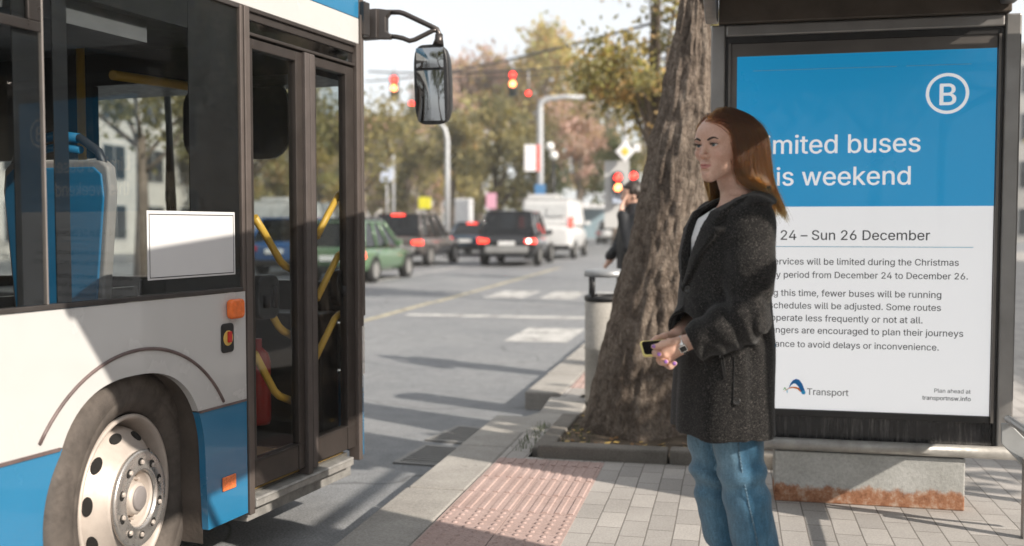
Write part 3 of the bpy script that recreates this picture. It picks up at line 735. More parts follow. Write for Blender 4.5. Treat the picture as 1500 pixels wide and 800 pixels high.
# dark lower glass with water streaks
m = NT('streaked dark glass'); v = m.coord(scale=(26, 1, 1.6)); st = m.noise(v, 1.6, 6, .75); v2 = m.coord(); g2 = m.noise(v2, 7, 5)
fac = m.math('MULTIPLY', m.ramp(st, [(.5, (0, 0, 0)), (.72, (1, 1, 1))]), m.ramp(g2, [(.4, (.1, .1, .1)), (.65, (1, 1, 1))]))
m.base(m.mix(fac, (.012, .012, .014), (.19, .18, .17))); m.set(Roughness=.25); M_streak = m.m
f = MB(); f.box(a0, a1, PY + .02, PY + .07, ZB + .01, .547); A_(f, 'lower_glass', M_streak)
f = MB(); f.tube([(XL - .02, PY - .02, .418), (XR + .02, PY - .02, .418)], .03, 16); f.box(XL, XR, PY + .0, PY + .09, .385, ZB)
A_(f, 'bottom_rail', mat('worn steel rail', (.33, .32, .30), .45, .45, var=.25, vscale=14, bump=.15))
f = MB(); f.box(XL, XR, PY + .082, PY + .10, ZB, ZT); A_(f, 'back_plate', M_frame2)
# poster
M_pblue = mat('glowing poster blue', (.0, .25, .50), .32, var=.02, vscale=1, coat=.3, emit=(.0, .25, .52), estr=.36)  # glow added to even out and brighten the poster, its white lettering too
M_pwhite = mat('glowing poster white', (.62, .62, .62), .35, var=.015, vscale=1, coat=.3, emit=(.95, .95, .96), estr=.34)
M_ink = mat('poster grey ink', (.05, .052, .056), .5); M_ink2 = mat('poster light grey ink', (.24, .24, .24), .5); M_pw2 = mat('poster lettering white', (.6, .6, .61), .4, emit=(.95, .95, .96), estr=.34); M_line = mat('poster pale blue line', (.28, .58, .74), .5)
pz0, pz1 = .579, 2.2565; zsplit = P_(1300, 302.2).z
post = MB(); post.box(.0205, 1.1655, PY + .0145, PY + .02, pz0, pz1); poster = A_(post, 'poster', M_pwhite)
def PP(mb, name, m): return mb.build(name, m, poster)
f = MB(); f.box(.0205, 1.1655, PY + .0120, PY + .0142, zsplit, pz1); PP(f, 'blue_field', M_pblue)
ty_ = PY + .0106
LX = P_(1103, 250).x
def tx(name, body, xr, yb, m=M_ink, xl=None, bold=0):
    r = P_(xr, yb); l = LX if xl is None else P_(xl, yb).x
    return text(name, body, m, poster, l, r.x, r.z, ty_ + (.0030 if m is not M_pw2 else .0008), bold)
tx('headline', 'Limited buses', 1348.5, 222, M_pw2, bold=.55); tx('headline', 'this weekend', 1334, 270, M_pw2, bold=.55)
tx('date_line', 'Thu 24 – Sun 26 December', 1363, 352, M_ink, bold=.35)
for b, x, y in (('Bus services will be limited during the Christmas', 1405.3, 389.6), ('holiday period from December 24 to December 26.', 1418.6, 409.8), ('During this time, fewer buses will be running', 1379.6, 437), ('and schedules will be adjusted. Some routes', 1379, 456),
                ('may operate less frequently or not at all.', 1352, 474.3), ('Passengers are encouraged to plan their journeys', 1411.8, 494), ('in advance to avoid delays or inconvenience.', 1375.8, 514.2)):
    tx('body_text', b, x, y, M_ink, bold=.35)
tx('transport_word', 'Transport', 1243.2, 581, M_ink2, xl=1182.5, bold=.7)
tx('footer_text', 'Plan ahead at', 1422.7, 577.5, M_ink, xl=1369.5, bold=.4); tx('footer_text', 'transportnsw.info', 1422.7, 588.5, M_ink, xl=1351.7, bold=1.0)
f = MB(); za = P_(1300, 362).z; f.box(LX, P_(1426.6, 362).x, ty_ + .0015, ty_ + .0028, za - .0015, za + .0015); PP(f, 'rule', M_line)
za = P_(1260, 98.5).z; f = MB(); f.box(P_(1103, 98).x, P_(1314, 98).x, ty_ - .0005, ty_ + .0010, za - .001, za + .001); f.box(P_(1328, 98).x, P_(1424, 98).x, ty_ - .0005, ty_ + .0010, za - .001, za + .001); PP(f, 'thin_rule', mat('poster pale line', (.35, .55, .68), .5))
cb = P_(1388.5, 136.5); rb = P_(1420.5, 136.5).x - cb.x
f = MB(); n = 64
vs = [(cb.x + q * math.cos(2 * math.pi * i / n), ty_, cb.z + q * math.sin(2 * math.pi * i / n)) for q in (rb * .845, rb) for i in range(n)]
f.prism([Vector(p) for p in vs[n:]], (0, .0001, 0)) if False else f.add(vs, [(i, (i + 1) % n, n + (i + 1) % n, n + i) for i in range(n)]); PP(f, 'bus_mark_ring', M_pw2)
text('bus_mark_letter', 'B', M_pw2, poster, P_(1377.5, 153).x, P_(1400.5, 153).x, P_(1388, 153.2).z, ty_, .9)
# wave mark beside the word Transport
def flat(poly, name, m, dy=0): f = MB(); f.prism([(p.x, ty_ + .0012 - dy, p.z) for p in (P_(*q) for q in poly)], (0, .0008, 0)); return PP(f, name, m)
flat(((1155.5, 569), (1158, 562.5), (1162, 557.5), (1166.5, 555.6), (1171, 557), (1175.5, 563), (1178.5, 571), (1180.5, 576), (1178.5, 578.5), (1175.5, 578.3), (1173.5, 575), (1170.5, 568), (1166, 562.8), (1162.5, 562.5), (1159.5, 564.5), (1157, 568)), 'logo_wave', mat('logo blue', (.0, .17, .5), .5))
flat(((1147.2, 574.6), (1153, 570.5), (1159, 567.4), (1166, 567.2), (1171, 569), (1174, 574.8), (1172.2, 574.2), (1168, 570.6), (1162, 569), (1156, 569.8), (1150, 573)), 'logo_wave', mat('logo orange', (.78, .2, .02), .5), .0009)
flat(((1147.8, 571.5), (1149, 568.2), (1150.4, 568.0), (1152.2, 572.2), (1151.4, 572.4), (1149.6, 569.2), (1148.6, 571.8)), 'logo_wave', mat('logo green', (.1, .45, .08), .5), .0018)
flat(((1152, 572), (1153.2, 577.2), (1155.2, 569.6), (1154.6, 569.2), (1153.1, 574.6), (1152.6, 571.6)), 'logo_wave', mat('logo pale blue', (.2, .55, .75), .5), .0018)
cd = [(1177 + 2.9 * math.cos(a), 575.3 + 2.9 * math.sin(a)) for a in np.linspace(0, 2 * math.pi, 20, endpoint=False)]
flat(cd, 'logo_dot', mat('logo cyan', (.02, .42, .8), .5), .0020)
for k in range(7):
    a = R(20 + k * 24); c_ = (1124, 563); flat(((c_[0] + 2 * math.cos(a - .3), c_[1] - 2 * math.sin(a - .3)), (c_[0] + 8 * math.cos(a - .12), c_[1] - 8 * math.sin(a - .12)), (c_[0] + 9 * math.cos(a + .05), c_[1] - 9 * math.sin(a + .05)), (c_[0] + 2 * math.cos(a + .3), c_[1] - 2 * math.sin(a + .3))), 'flower_mark', M_red)
text('state_word', 'NSW', mat('logo navy', (.0, .03, .14), .5), poster, P_(1108, 575).x, P_(1132.5, 575).x, P_(1120, 575).z, ty_ + .003, .9)
# concrete block below
m = NT('rust stained concrete'); v = m.coord(); sep = m.n('ShaderNodeSeparateXYZ'); m.l(v, sep.inputs[0])
f1 = m.noise(v, 4, 6); fine = m.noise(v, 70, 4, .7); c = m.ramp(f1, [(.3, (.33, .33, .31)), (.7, (.46, .46, .44))])
c = m.mix(.3, c, m.ramp(fine, [(.3, (.2, .2, .2)), (.7, (.75, .75, .75))]), 'OVERLAY')
edge = m.noise(m.coord(scale=(1, 1, .55)), 13, 7, .75)
hgt = m.math('SUBTRACT', sep.outputs[2], m.math('MULTIPLY', edge, .12))
rustf = m.ramp(hgt, [(.0, (1, 1, 1)), (.012, (.92, .92, .92)), (.03, (0, 0, 0))])
rc_ = m.ramp(m.noise(v, 24, 6, .7), [(.3, (.15, .052, .022)), (.5, (.34, .16, .085)), (.62, (.44, .31, .23)), (.75, (.50, .46, .42))])
c = m.mix(rustf, c, rc_); m.base(c); m.set(Roughness=.85); m.bump(m.mix(.5, fine, edge), .4, .008)
f = MB(); f.box(.215, 1.062, -.02, .20, .0, .243)
bo = f.build('concrete_block', m.m, adp, bevel=.006); bo.location = (0, 0, 0)
# shelter roof frame: beams over the panel and out towards the camera
M_beam = mat('brown weathered beam', (.095, .075, .058), .6, .2, var=.3, vscale=5, bump=.15, bscale=40)
f = MB(); f.box(XL + .035, 1.215, PY - .03, PY + .13, 2.409, 2.535); S(f, 'end_beam', M_beam, bevel=.006)
S(MB().box(XL - .03, XL + .032, 1.98, PY + .14, 2.44, 2.56), 'side_beam', M_frame, bevel=.008); S(MB().box(1.16, 1.22, 1.98, PY - .035, 2.44, 2.56), 'side_beam', M_frame, bevel=.008)
for yy in (2.015, 2.9, 3.8): S(MB().box(XL + .035, 1.158, yy - .025, yy + .025, 2.46, 2.55), 'cross_beam', M_beam, bevel=.006)
for y_ in (PY - .02, .0): S(MB().box(1.845, 1.9, y_, y_ + .06, SZ, 2.45), 'post', M_frame, bevel=.008)
S(MB().box(1.225, 1.84, 2.49, 2.705, 2.50, 2.53), 'face_shade_plate', M_frame)  # unseen plate added to keep the sun off the woman's face
S(MB().box(1.845, 1.9, 0.061, PY - .021, 2.40, 2.45), 'back_beam', M_frame, bevel=.008)
for y_ in (PY - .2, 2.1): S(MB().tube([(1.22, y_, 2.5), (1.87, y_, 2.43)], .022, 8), 'tie_rod', M_frame)
f = MB(); f.box(1.855, 1.89, 2.46, 2.86, .35, 2.398); S(f, 'timetable_board', M_frame2, bevel=.006)
f = MB(); f.box(XL - .035, 1.222, 1.95, PY + .16, 2.563, 2.59); f.box(1.223, 1.92, 3.85, 4.70, 2.563, 2.585); S(f, 'roof_sheet', M_frame2)  # the smaller sheet is an unseen extension, added to shade the poster
f = MB(); f.box(1.855, 1.89, 3.98, 4.66, 1.06, 2.398); S(f, 'poster_shade_board', M_frame2, bevel=.006)  # unseen board added on the back wall to shade the poster
f = MB(); f.box(1.86, 1.885, 3.98, 4.66, 2.452, 2.562); S(f, 'poster_shade_strip', M_frame2)  # unseen strip added to carry the poster's shade up to the roof
# bench at the right: sloped bracket plate, slats, leg
f = MB()
br_pts = [(1466, 619), (1500, 645), (1500, 684), (1466, 649)]
bq = [on_y(x, y, 4.55) for x, y in ((1467, 620), (1479, 620), (1500, 641), (1530, 668), (1530, 712), (1500, 685), (1467, 650))]
f.prism(bq, (0, .012, 0)); S(f, 'bench_bracket', mat('pale steel bracket', (.42, .43, .43), .45, .4), bevel=.003)
bx0 = on_y(1475, 612, 4.55)
f = MB()
for k in (1, 3):
    x = bx0.x + .01 + k * .085; z = bx0.z - .028 - k * .052
    S(MB().box(x, x + .075, .6, 3.2, z - .012, z + .014), 'bench_slat', mat('grey bench slat', (.12, .12, .12), .45, .3), bevel=.004)
f2 = MB(); f2.tube([(bx0.x, 4.5, bx0.z), (bx0.x + .10, 4.5, bx0.z - .09), (bx0.x + .4, 4.5, bx0.z - .25)], .014, 10)
f2.tube([(bx0.x - .004, 4.52, bx0.z), (bx0.x - .004, 1.2, bx0.z)], .016, 10)
S(f2, 'bench_rail', M_alu)
M_bench = mat('grey bench slat', (.12, .12, .12), .45, .3)
lx = on_y(1499, 690, 4.5)
for y_ in (4.48, 1.3): S(MB().box(lx.x, lx.x + .035, y_, y_ + .04, SZ, lx.z + .05), 'bench_leg', M_frame)
# ================================================================ implicit modelling for people: round primitives blended on a grid, then meshed
class Field:
    def __init__(s, xs, ys, zs):
        s.ax = [np.asarray(a, np.float32) for a in (xs, ys, zs)]
        s.D = np.full([len(a) for a in s.ax], .5, np.float32)
    def block(s, lo, hi):
        sl = []; 
        for a, l, h in zip(s.ax, lo, hi):
            i0 = max(0, np.searchsorted(a, l) - 1); i1 = min(len(a), np.searchsorted(a, h) + 1)
            if i1 - i0 < 1: return None
            sl.append(slice(i0, i1))
        X = s.ax[0][sl[0]][:, None, None]; Y = s.ax[1][sl[1]][None, :, None]; Z = s.ax[2][sl[2]][None, None, :]
        return tuple(sl), X, Y, Z
    def op(s, fn, lo, hi, k=.01, mode='add', pad=.03):
        b = s.block([l - pad for l in lo], [h + pad for h in hi])
        if b is None: return
        sl, X, Y, Z = b; d = fn(X, Y, Z).astype(np.float32); a = s.D[sl]
        if mode == 'add':
            h = np.clip(.5 + .5 * (a - d) / k, 0, 1); s.D[sl] = a * (1 - h) + d * h - k * h * (1 - h)
        elif mode == 'sub':
            d = -d; h = np.clip(.5 - .5 * (a - d) / k, 0, 1); s.D[sl] = a * (1 - h) + d * h + k * h * (1 - h)
        elif mode == 'int': s.D[sl] = np.maximum(a, d)
        elif mode == 'disp': s.D[sl] = a - d
    def ell(s, c, r, k=.01, mode='add', M=None, T=None):
        """ellipsoid centre c radii r, extra rotation M (3x3 rows = axes), T = frame (origin, 3x3 columns)"""
        c = np.array(c, float); r = np.array(r, float); A = np.eye(3) if M is None else np.array(M)
        if T is not None: c = T[0] + T[1] @ c; A = A @ T[1].T
        m = r.max() * 1.05
        def fn(X, Y, Z):
            p = [(A[i, 0] * (X - c[0]) + A[i, 1] * (Y - c[1]) + A[i, 2] * (Z - c[2])) for i in range(3)]
            k0 = np.sqrt((p[0] / r[0]) ** 2 + (p[1] / r[1]) ** 2 + (p[2] / r[2]) ** 2) + 1e-6
            k1 = np.sqrt((p[0] / r[0] ** 2) ** 2 + (p[1] / r[1] ** 2) ** 2 + (p[2] / r[2] ** 2) ** 2) + 1e-6
            return k0 * (k0 - 1) / k1
        s.op(fn, c - m, c + m, k, mode)
    def cone(s, a, b, ra, rb, k=.01, mode='add', T=None):
        a = np.array(a, float); b = np.array(b, float)
        if T is not None: a = T[0] + T[1] @ a; b = T[0] + T[1] @ b
        ba = b - a; L2 = ba @ ba; m = max(ra, rb)
        def fn(X, Y, Z):
            h = np.clip(((X - a[0]) * ba[0] + (Y - a[1]) * ba[1] + (Z - a[2]) * ba[2]) / L2, 0, 1)
            return np.sqrt((X - a[0] - h * ba[0]) ** 2 + (Y - a[1] - h * ba[1]) ** 2 + (Z - a[2] - h * ba[2]) ** 2) - (ra + (rb - ra) * h)
        s.op(fn, np.minimum(a, b) - m, np.maximum(a, b) + m, k, mode)
    def chain(s, pts, rs, k=.01, T=None):
        for i in range(len(pts) - 1): s.cone(pts[i], pts[i + 1], rs[i], rs[i + 1], k, T=T)
    def mesh(s):
        D = s.D; ins = D < 0; n = np.array(D.shape) - 1
        cnt = np.zeros(n, np.uint8)
        for i in (0, 1):
            for j in (0, 1):
                for k in (0, 1): cnt += ins[i:i + n[0], j:j + n[1], k:k + n[2]]
        act = np.argwhere((cnt > 0) & (cnt < 8)); N = len(act)
        idx = np.full(n, -1, np.int32); idx[tuple(act.T)] = np.arange(N)
        cor = [(i, j, k) for i in (0, 1) for j in (0, 1) for k in (0, 1)]
        val = {c: D[act[:, 0] + c[0], act[:, 1] + c[1], act[:, 2] + c[2]] for c in cor}
        P = np.zeros((N, 3)); W = np.zeros(N)
        lo = np.stack([s.ax[i][act[:, i]] for i in range(3)], 1); hi = np.stack([s.ax[i][act[:, i] + 1] for i in range(3)], 1)
        for c in cor:
            for ax in range(3):
                if c[ax]: continue
                e = list(c); e[ax] = 1; e = tuple(e)
                va, vb = val[c], val[e]; m = (va < 0) != (vb < 0)
                t = np.where(m, va / np.where(m, va - vb, 1), 0)
                p = np.where(np.array(c)[None], hi, lo).astype(float); p[:, ax] = lo[:, ax] + t * (hi[:, ax] - lo[:, ax])
                P += np.where(m[:, None], p, 0); W += m
        P /= W[:, None]
        F = []
        for ax in range(3):
            o = [a for a in range(3) if a != ax]
            A = np.moveaxis(ins, ax, 0); m = A[:-1] != A[1:]
            m = np.moveaxis(m, 0, ax)
            e = np.argwhere(m)
            e = e[(e[:, o[0]] > 0) & (e[:, o[1]] > 0) & (e[:, o[0]] < n[o[0]]) & (e[:, o[1]] < n[o[1]])]
            q = []
            for d0, d1 in ((1, 1), (0, 1), (0, 0), (1, 0)):
                c = e.copy(); c[:, o[0]] -= d0; c[:, o[1]] -= d1; q.append(idx[tuple(c.T)])
            q = np.stack(q, 1); flip = ins[tuple(e.T)]
            if ax == 1: flip = ~flip
            q[~flip] = q[~flip][:, ::-1]; F.append(q)
        F = np.concatenate(F); F = F[(F >= 0).all(1)]
        return P, F
def sd_mesh(name, P, F, m, parent=None, smooth_it=0, keep=True):
    if smooth_it:
        E = np.concatenate([F[:, [0, 1]], F[:, [1, 2]], F[:, [2, 3]], F[:, [3, 0]]]); 
        for it in range(smooth_it):
            S_ = np.zeros_like(P); C_ = np.zeros(len(P))
            for c in range(3): S_[:, c] = np.bincount(E[:, 0], P[E[:, 1], c], len(P)) + np.bincount(E[:, 1], P[E[:, 0], c], len(P))
            C_ = np.bincount(E[:, 0], minlength=len(P)) + np.bincount(E[:, 1], minlength=len(P))
            P = P * .5 + .5 * S_ / np.maximum(C_, 1)[:, None]
    if keep:   # the largest connected piece only: one continuous figure
        lab = np.arange(len(P)); E = np.concatenate([F[:, [0, 1]], F[:, [1, 2]], F[:, [2, 3]], F[:, [3, 0]]])
        while True:
            m_ = np.minimum(lab[E[:, 0]], lab[E[:, 1]]); l2 = lab.copy(); np.minimum.at(l2, E[:, 0], m_); np.minimum.at(l2, E[:, 1], m_); l2 = l2[l2]
            if (l2 == lab).all(): break
            lab = l2
        u, c = np.unique(lab, return_counts=True); big = u[c.argmax()]; kp = lab == big
        ren = np.cumsum(kp) - 1; F = ren[F[kp[F[:, 0]]]]; P = P[kp]
    me = bpy.data.meshes.new(name); me.vertices.add(len(P)); me.vertices.foreach_set('co', P.astype(np.float32).ravel())
    me.loops.add(F.size); me.loops.foreach_set('vertex_index', F.astype(np.int32).ravel())
    me.polygons.add(len(F)); me.polygons.foreach_set('loop_start', np.arange(0, F.size, 4, dtype=np.int32)); me.polygons.foreach_set('loop_total', np.full(len(F), 4, np.int32))
    me.update(calc_edges=True); me.polygons.foreach_set('use_smooth', np.ones(len(F), bool)); me.validate(); me.materials.append(m)
    o = bpy.data.objects.new(name, me); col.objects.link(o)
    if parent is not None: o.parent = parent
    return o, P
def vattr(o, name, vals):
    a = o.data.attributes.new(name, 'FLOAT', 'POINT'); a.data.foreach_set('value', np.asarray(vals, np.float32))
def span(*segs):
    """axis samples: (start, stop, step) pieces joined"""
    out = []
    for a, b, h in segs: out += list(np.arange(a, b - h * .3, h))
    out.append(segs[-1][1]); return np.array(out)
def sstep(e0, e1, x): t = np.clip((x - e0) / (e1 - e0), 0, 1); return t * t * (3 - 2 * t)
def rotm(yaw=0, pitch=0, roll=0):
    cy, sy = math.cos(yaw), math.sin(yaw); cp, sp_ = math.cos(pitch), math.sin(pitch); cr, sr = math.cos(roll), math.sin(roll)
    Z = np.array([[cy, -sy, 0], [sy, cy, 0], [0, 0, 1]]); Y = np.array([[cp, 0, sp_], [0, 1, 0], [-sp_, 0, cp]]); X = np.array([[1, 0, 0], [0, cr, -sr], [0, sr, cr]])
    return Z @ Y @ X
class VN:   # smooth value noise for numpy arrays
    def __init__(s, seed): s.g = np.random.default_rng(seed).uniform(-1, 1, (32, 32, 32)).astype(np.float32)
    def __call__(s, x, y, z):
        x, y, z = np.broadcast_arrays(x, y, z); r = 0
        xi, yi, zi = np.floor(x).astype(int), np.floor(y).astype(int), np.floor(z).astype(int)
        fx, fy, fz = x - xi, y - yi, z - zi; fx = fx * fx * (3 - 2 * fx); fy = fy * fy * (3 - 2 * fy); fz = fz * fz * (3 - 2 * fz)
        for i in (0, 1):
            for j in (0, 1):
                for k in (0, 1):
                    r = r + s.g[(xi + i) % 32, (yi + j) % 32, (zi + k) % 32] * (fx if i else 1 - fx) * (fy if j else 1 - fy) * (fz if k else 1 - fz)
        return r
vn1, vn2, vn3 = VN(1), VN(2), VN(3)
def loftfn(levels, n=2.0):
    """stacked super-ellipses: levels (c, a0, b0, ra, rb)"""
    L = np.array(sorted(levels)); 
    def fn(X, Y, Z):
        a0, b0, ra, rb = [np.interp(Z, L[:, 0], L[:, i]) for i in (1, 2, 3, 4)]
        q = (np.abs((X - a0) / ra) ** n + np.abs((Y - b0) / rb) ** n) ** (1 / n)
        d = (q - 1) * np.minimum(ra, rb) * .9
        return np.maximum(d, np.maximum(Z - L[-1, 0], L[0, 0] - Z))
    return fn

def skin_mat(name='skin', c0=(.54, .335, .25), c1=(.64, .42, .325), lip=(.47, .18, .16)):
    m = NT(name); v = m.coord()
    f = m.noise(v, 22, 5, .6); c = m.ramp(f, [(.3, c0), (.7, c1)])
    c = m.mix(.28, c, m.ramp(m.noise(v, 150, 4, .7), [(.3, (.3, .27, .26)), (.7, (.7, .68, .67))]), 'OVERLAY')
    c = m.mix(m.math('MULTIPLY', m.ramp(m.noise(v, 9, 3), [(.45, (0, 0, 0)), (.7, (1, 1, 1))]), .22), c, (.56, .27, .20))
    at = m.n('ShaderNodeAttribute'); at.attribute_name = 'lip'; c = m.mix(at.outputs['Fac'], c, lip)
    at = m.n('ShaderNodeAttribute'); at.attribute_name = 'flush'; c = m.mix(m.math('MULTIPLY', at.outputs['Fac'], .5), c, (.52, .22, .17))
    m.base(c); m.set(Roughness=.48, Specular_IOR_Level=.42, Subsurface_Weight=.12, Subsurface_Scale=.006)
    m.b.inputs['Subsurface Radius'].default_value = (1, .35, .2)
    m.bump(m.noise(v, 420, 3), .08, .002); return m.m
M_skin = skin_mat()
def denim_mat():
    m = NT('denim'); v = m.coord()
    tw = m.n('ShaderNodeTexWave'); tw.inputs['Scale'].default_value = 190; tw.inputs['Distortion'].default_value = 2.5; tw.inputs['Detail'].default_value = 2
    mp = m.coord(rot=(.3, .2, .7)); m.l(mp, tw.inputs['Vector'])
    f = m.noise(v, 7, 6, .65); fine = m.noise(v, 260, 4, .7); streak = m.noise(m.coord(scale=(1, 1, .22)), 120, 3)
    c = m.ramp(f, [(.28, (.022, .075, .135)), (.55, (.045, .125, .20)), (.78, (.10, .20, .28))])
    at = m.n('ShaderNodeAttribute'); at.attribute_name = 'fade'
    c = m.mix(m.math('MULTIPLY', at.outputs['Fac'], .6), c, (.20, .32, .40))
    c = m.mix(.5, c, m.ramp(fine, [(.3, (.2, .2, .2)), (.7, (.8, .8, .8))]), 'OVERLAY')
    c = m.mix(.3, c, m.ramp(streak, [(.3, (.2, .2, .2)), (.7, (.8, .8, .8))]), 'OVERLAY')
    m.base(c); m.set(Roughness=.85, Specular_IOR_Level=.2, Sheen_Weight=.2); m.bump(m.mix(.5, tw.outputs['Fac'], fine), .3, .002); return m.m
def tweed_mat():
    m = NT('charcoal tweed'); v = m.coord()
    n1 = m.noise(v, 330, 3, .8); n2 = m.noise(v, 140, 4, .75); big = m.noise(v, 5, 4)
    c = m.ramp(n1, [(.38, (.005, .005, .0055)), (.53, (.014, .0135, .0135)), (.61, (.06, .055, .05)), (.74, (.26, .24, .22))])
    c = m.mix(.55, c, m.ramp(n2, [(.35, (.12, .12, .12)), (.68, (.85, .84, .82))]), 'OVERLAY')
    c = m.mix(.3, c, m.ramp(big, [(.35, (.35, .35, .35)), (.65, (.6, .6, .6))]), 'OVERLAY')
    m.base(c); m.set(Roughness=.95, Specular_IOR_Level=.1, Sheen_Weight=.12, Sheen_Roughness=.5); m.bump(m.mix(.5, n1, n2), .5, .003); return m.m
# ================================================================ the woman waiting at the stop
WY = 3.37
WROT = R(180 + 20)                      # facing: +a local axis points to the picture's left and a little to the camera
woman = thing('person', 'woman in a dark tweed coat and blue jeans waiting with a phone in both hands', 'person', (.0, WY, SZ), WROT)
F3 = np.array([math.cos(WROT), math.sin(WROT), 0]); L3 = np.array([-math.sin(WROT), math.cos(WROT), 0])
def wloc(x, y, b=0.0):
    """picture point -> woman's local frame, on the plane b metres to her left of the body axis"""
    d = np.array(ray(x, y)); o = np.array([0, 0, EYE]); p0 = np.array([0, WY, SZ]) + L3 * b
    p = o + d * ((p0 - o) @ L3 / (d @ L3)); q = p - np.array([0, WY, SZ]); return np.array([q @ F3, q @ L3, q[2]])
# head frame: turned a further 20 degrees to the camera
HC = wloc(1059.5, 214, 0.0)
HT = (HC, rotm(R(32), R(2), R(0)))
def H(p): return HT[0] + HT[1] @ np.array(p, float)
fx = Field(span((-.24, -.13, .012), (-.13, .17, .0021), (.17, .30, .0021), (.30, .46, .0023)), span((-.30, -.10, .012), (-.10, .10, .0021), (.10, .24, .0022), (.24, .36, .01)),
           span((.0, .80, .016), (.80, .99, .0021), (.99, 1.36, .012), (1.36, 1.73, .0021)))
# skull and face
fx.ell((-.008, 0, .030), (.094, .0725, .080), .02, T=HT)
fx.ell((.030, 0, -.022), (.060, .059, .078), .03, T=HT)
fx.ell((.040, 0, .035), (.053, .060, .048), .03, T=HT)
for s_ in (-1, 1):
    fx.cone((.002, s_ * .047, -.056), (.070, s_ * .012, -.099), .019, .013, .028, T=HT)
    fx.ell((.056, s_ * .041, -.024), (.024, .021, .017), .024, T=HT)
    fx.ell((.078, s_ * .028, .0175), (.013, .024, .0075), .014, T=HT)
    fx.ell((-.008, s_ * .072, -.012), (.017, .008, .030), .008, T=HT)
fx.ell((.077, 0, -.098), (.015, .017, .013), .018, T=HT)
fx.ell((.076, 0, -.070), (.020, .028, .022), .02, T=HT)            # muzzle
for s_ in (-1, 1):
    fx.ell((.097, s_ * .0315, .0005), (.0145, .0165, .0095), .012, 'sub', T=HT)
# nose
fx.cone((.086, 0, .014), (.106, 0, -.026), .0068, .0074, .012, T=HT)
fx.ell((.1085, 0, -.0325), (.0092, .0088, .0078), .008, T=HT)
for s_ in (-1, 1): fx.ell((.0955, s_ * .0115, -.0355), (.0098, .0060, .0066), .007, T=HT)
for s_ in (-1, 1): fx.ell((.1015, s_ * .0062, -.0415), (.0052, .0027, .0022), .002, 'sub', T=HT)
# mouth
for s_ in (-1, 1): fx.ell((.0935, s_ * .0085, -.0600), (.0078, .0125, .0042), .005, T=HT, M=rotm(roll=s_ * R(9)).T)
fx.ell((.0918, 0, -.0700), (.0085, .0168, .0054), .006, T=HT)
fx.ell((.099, 0, -.0647), (.0060, .0215, .0009), .0015, 'sub', T=HT)
fx.ell((.096, 0, -.0815), (.0065, .015, .0042), .007, 'sub', T=HT)
# lids: a shell over each eyeball with an almond opening
EB = [(.0785, s_ * .0308, .0) for s_ in (-1, 1)]; ER = .0120
for s_, e in zip((-1, 1), EB):
    c = H(e); A = HT[1].T
    def lid(X, Y, Z, c=c, s_=s_):
        p = [A[i, 0] * (X - c[0]) + A[i, 1] * (Y - c[1]) + A[i, 2] * (Z - c[2]) for i in range(3)]
        r = np.sqrt(p[0] ** 2 + p[1] ** 2 + p[2] ** 2); out = np.abs(r - .0129) - .0016
        u = p[1] * s_; q = np.clip(1 - (u / .0138) ** 2, 0, 1)
        top = .0043 * q ** .6 + .0006; bot = -.0042 * q ** .8
        op = np.maximum(p[2] - u * .10 - top, bot - (p[2] - u * .10)); op = np.maximum(op, -p[0])
        return np.maximum(out, -op)
    fx.op(lid, c - .016, c + .016, .0035)
# neck into the shoulders
NB = wloc(1085, 292, .0)
fx.cone(H((-.020, 0, -.055)), (NB[0] - .005, 0, 1.40), .047, .054, .025)
for s_ in (-1, 1): fx.cone(H((-.018, s_ * .045, -.05)), (NB[0] + .048, s_ * .012, 1.405), .010, .008, .02)
for s_ in (-1, 1): fx.cone((NB[0] + .05, s_ * .012, 1.392), (NB[0] - .01, s_ * .13, 1.385), .011, .012, .02)
# torso and legs inside the clothes
TA = wloc(1072, 400, 0)[0]
fx.op(loftfn([(.85, TA - .015, 0, .105, .155), (1.05, TA, 0, .085, .125), (1.25, TA, 0, .105, .150), (1.345, TA - .012, 0, .085, .165), (1.40, NB[0] - .005, 0, .052, .07)], 2.2), (-.2, -.25, .85), (.2, .25, 1.40), .03)
Lk = wloc(1091, 700, .085); La = wloc(1122, 880, .085); Rk = wloc(1050, 700, -.085); Ra = wloc(1088, 880, -.085)
fx.chain([(TA - .01, .085, .9), (Lk[0] + .01, .085, Lk[2]), (La[0], .085, .06)], [.078, .052, .036], .03)
fx.chain([(TA - .01, -.085, .9), (Rk[0] + .01, -.085, Rk[2]), (Ra[0], -.085, .06)], [.078, .052, .036], .03)
for a_ in (La, Ra): 
    s_ = .085 if a_ is La else -.085
    fx.cone((a_[0] - .02, s_, .045), (a_[0] + .15, s_, .03), .035, .022, .02)
# arms
LS = np.array([TA - .012, .150, 1.325]); LE = wloc(1092, 464, .225); LW = wloc(998, 506, .155)
RS = np.array([TA - .0, -.165, 1.325]); RE = np.array([TA + .03, -.235, 1.01]); RW = wloc(990, 492, .02)
fx.chain([LS, LE, LW], [.045, .036, .024], .015); fx.chain([RS, RE, RW], [.045, .036, .024], .015)
# hands: picture points with their own depth
def hp(x, y, b): return wloc(x, y, b)
# left hand, back of the hand towards the camera, closed over the right one
lw = LW; lk = [hp(971, 504, .165), hp(970, 512, .168), hp(974, 520, .166), hp(981, 526, .158)]
for i, kpt in enumerate(lk):
    t = i / 3; base = lw + (hp(998 - 2 * t, 500 + 13 * t, .155) - lw)
    fx.cone(base, kpt, .0155, .0115 - .001 * t, .012)
fx.cone(lw, hp(985, 511, .162), .022, .019, .012)
# its thumb, laid along the screen
fx.chain([hp(992, 500, .168), hp(980, 501, .182), hp(968, 506, .186), hp(957, 508, .186)], [.013, .0105, .0088, .0075], .006)
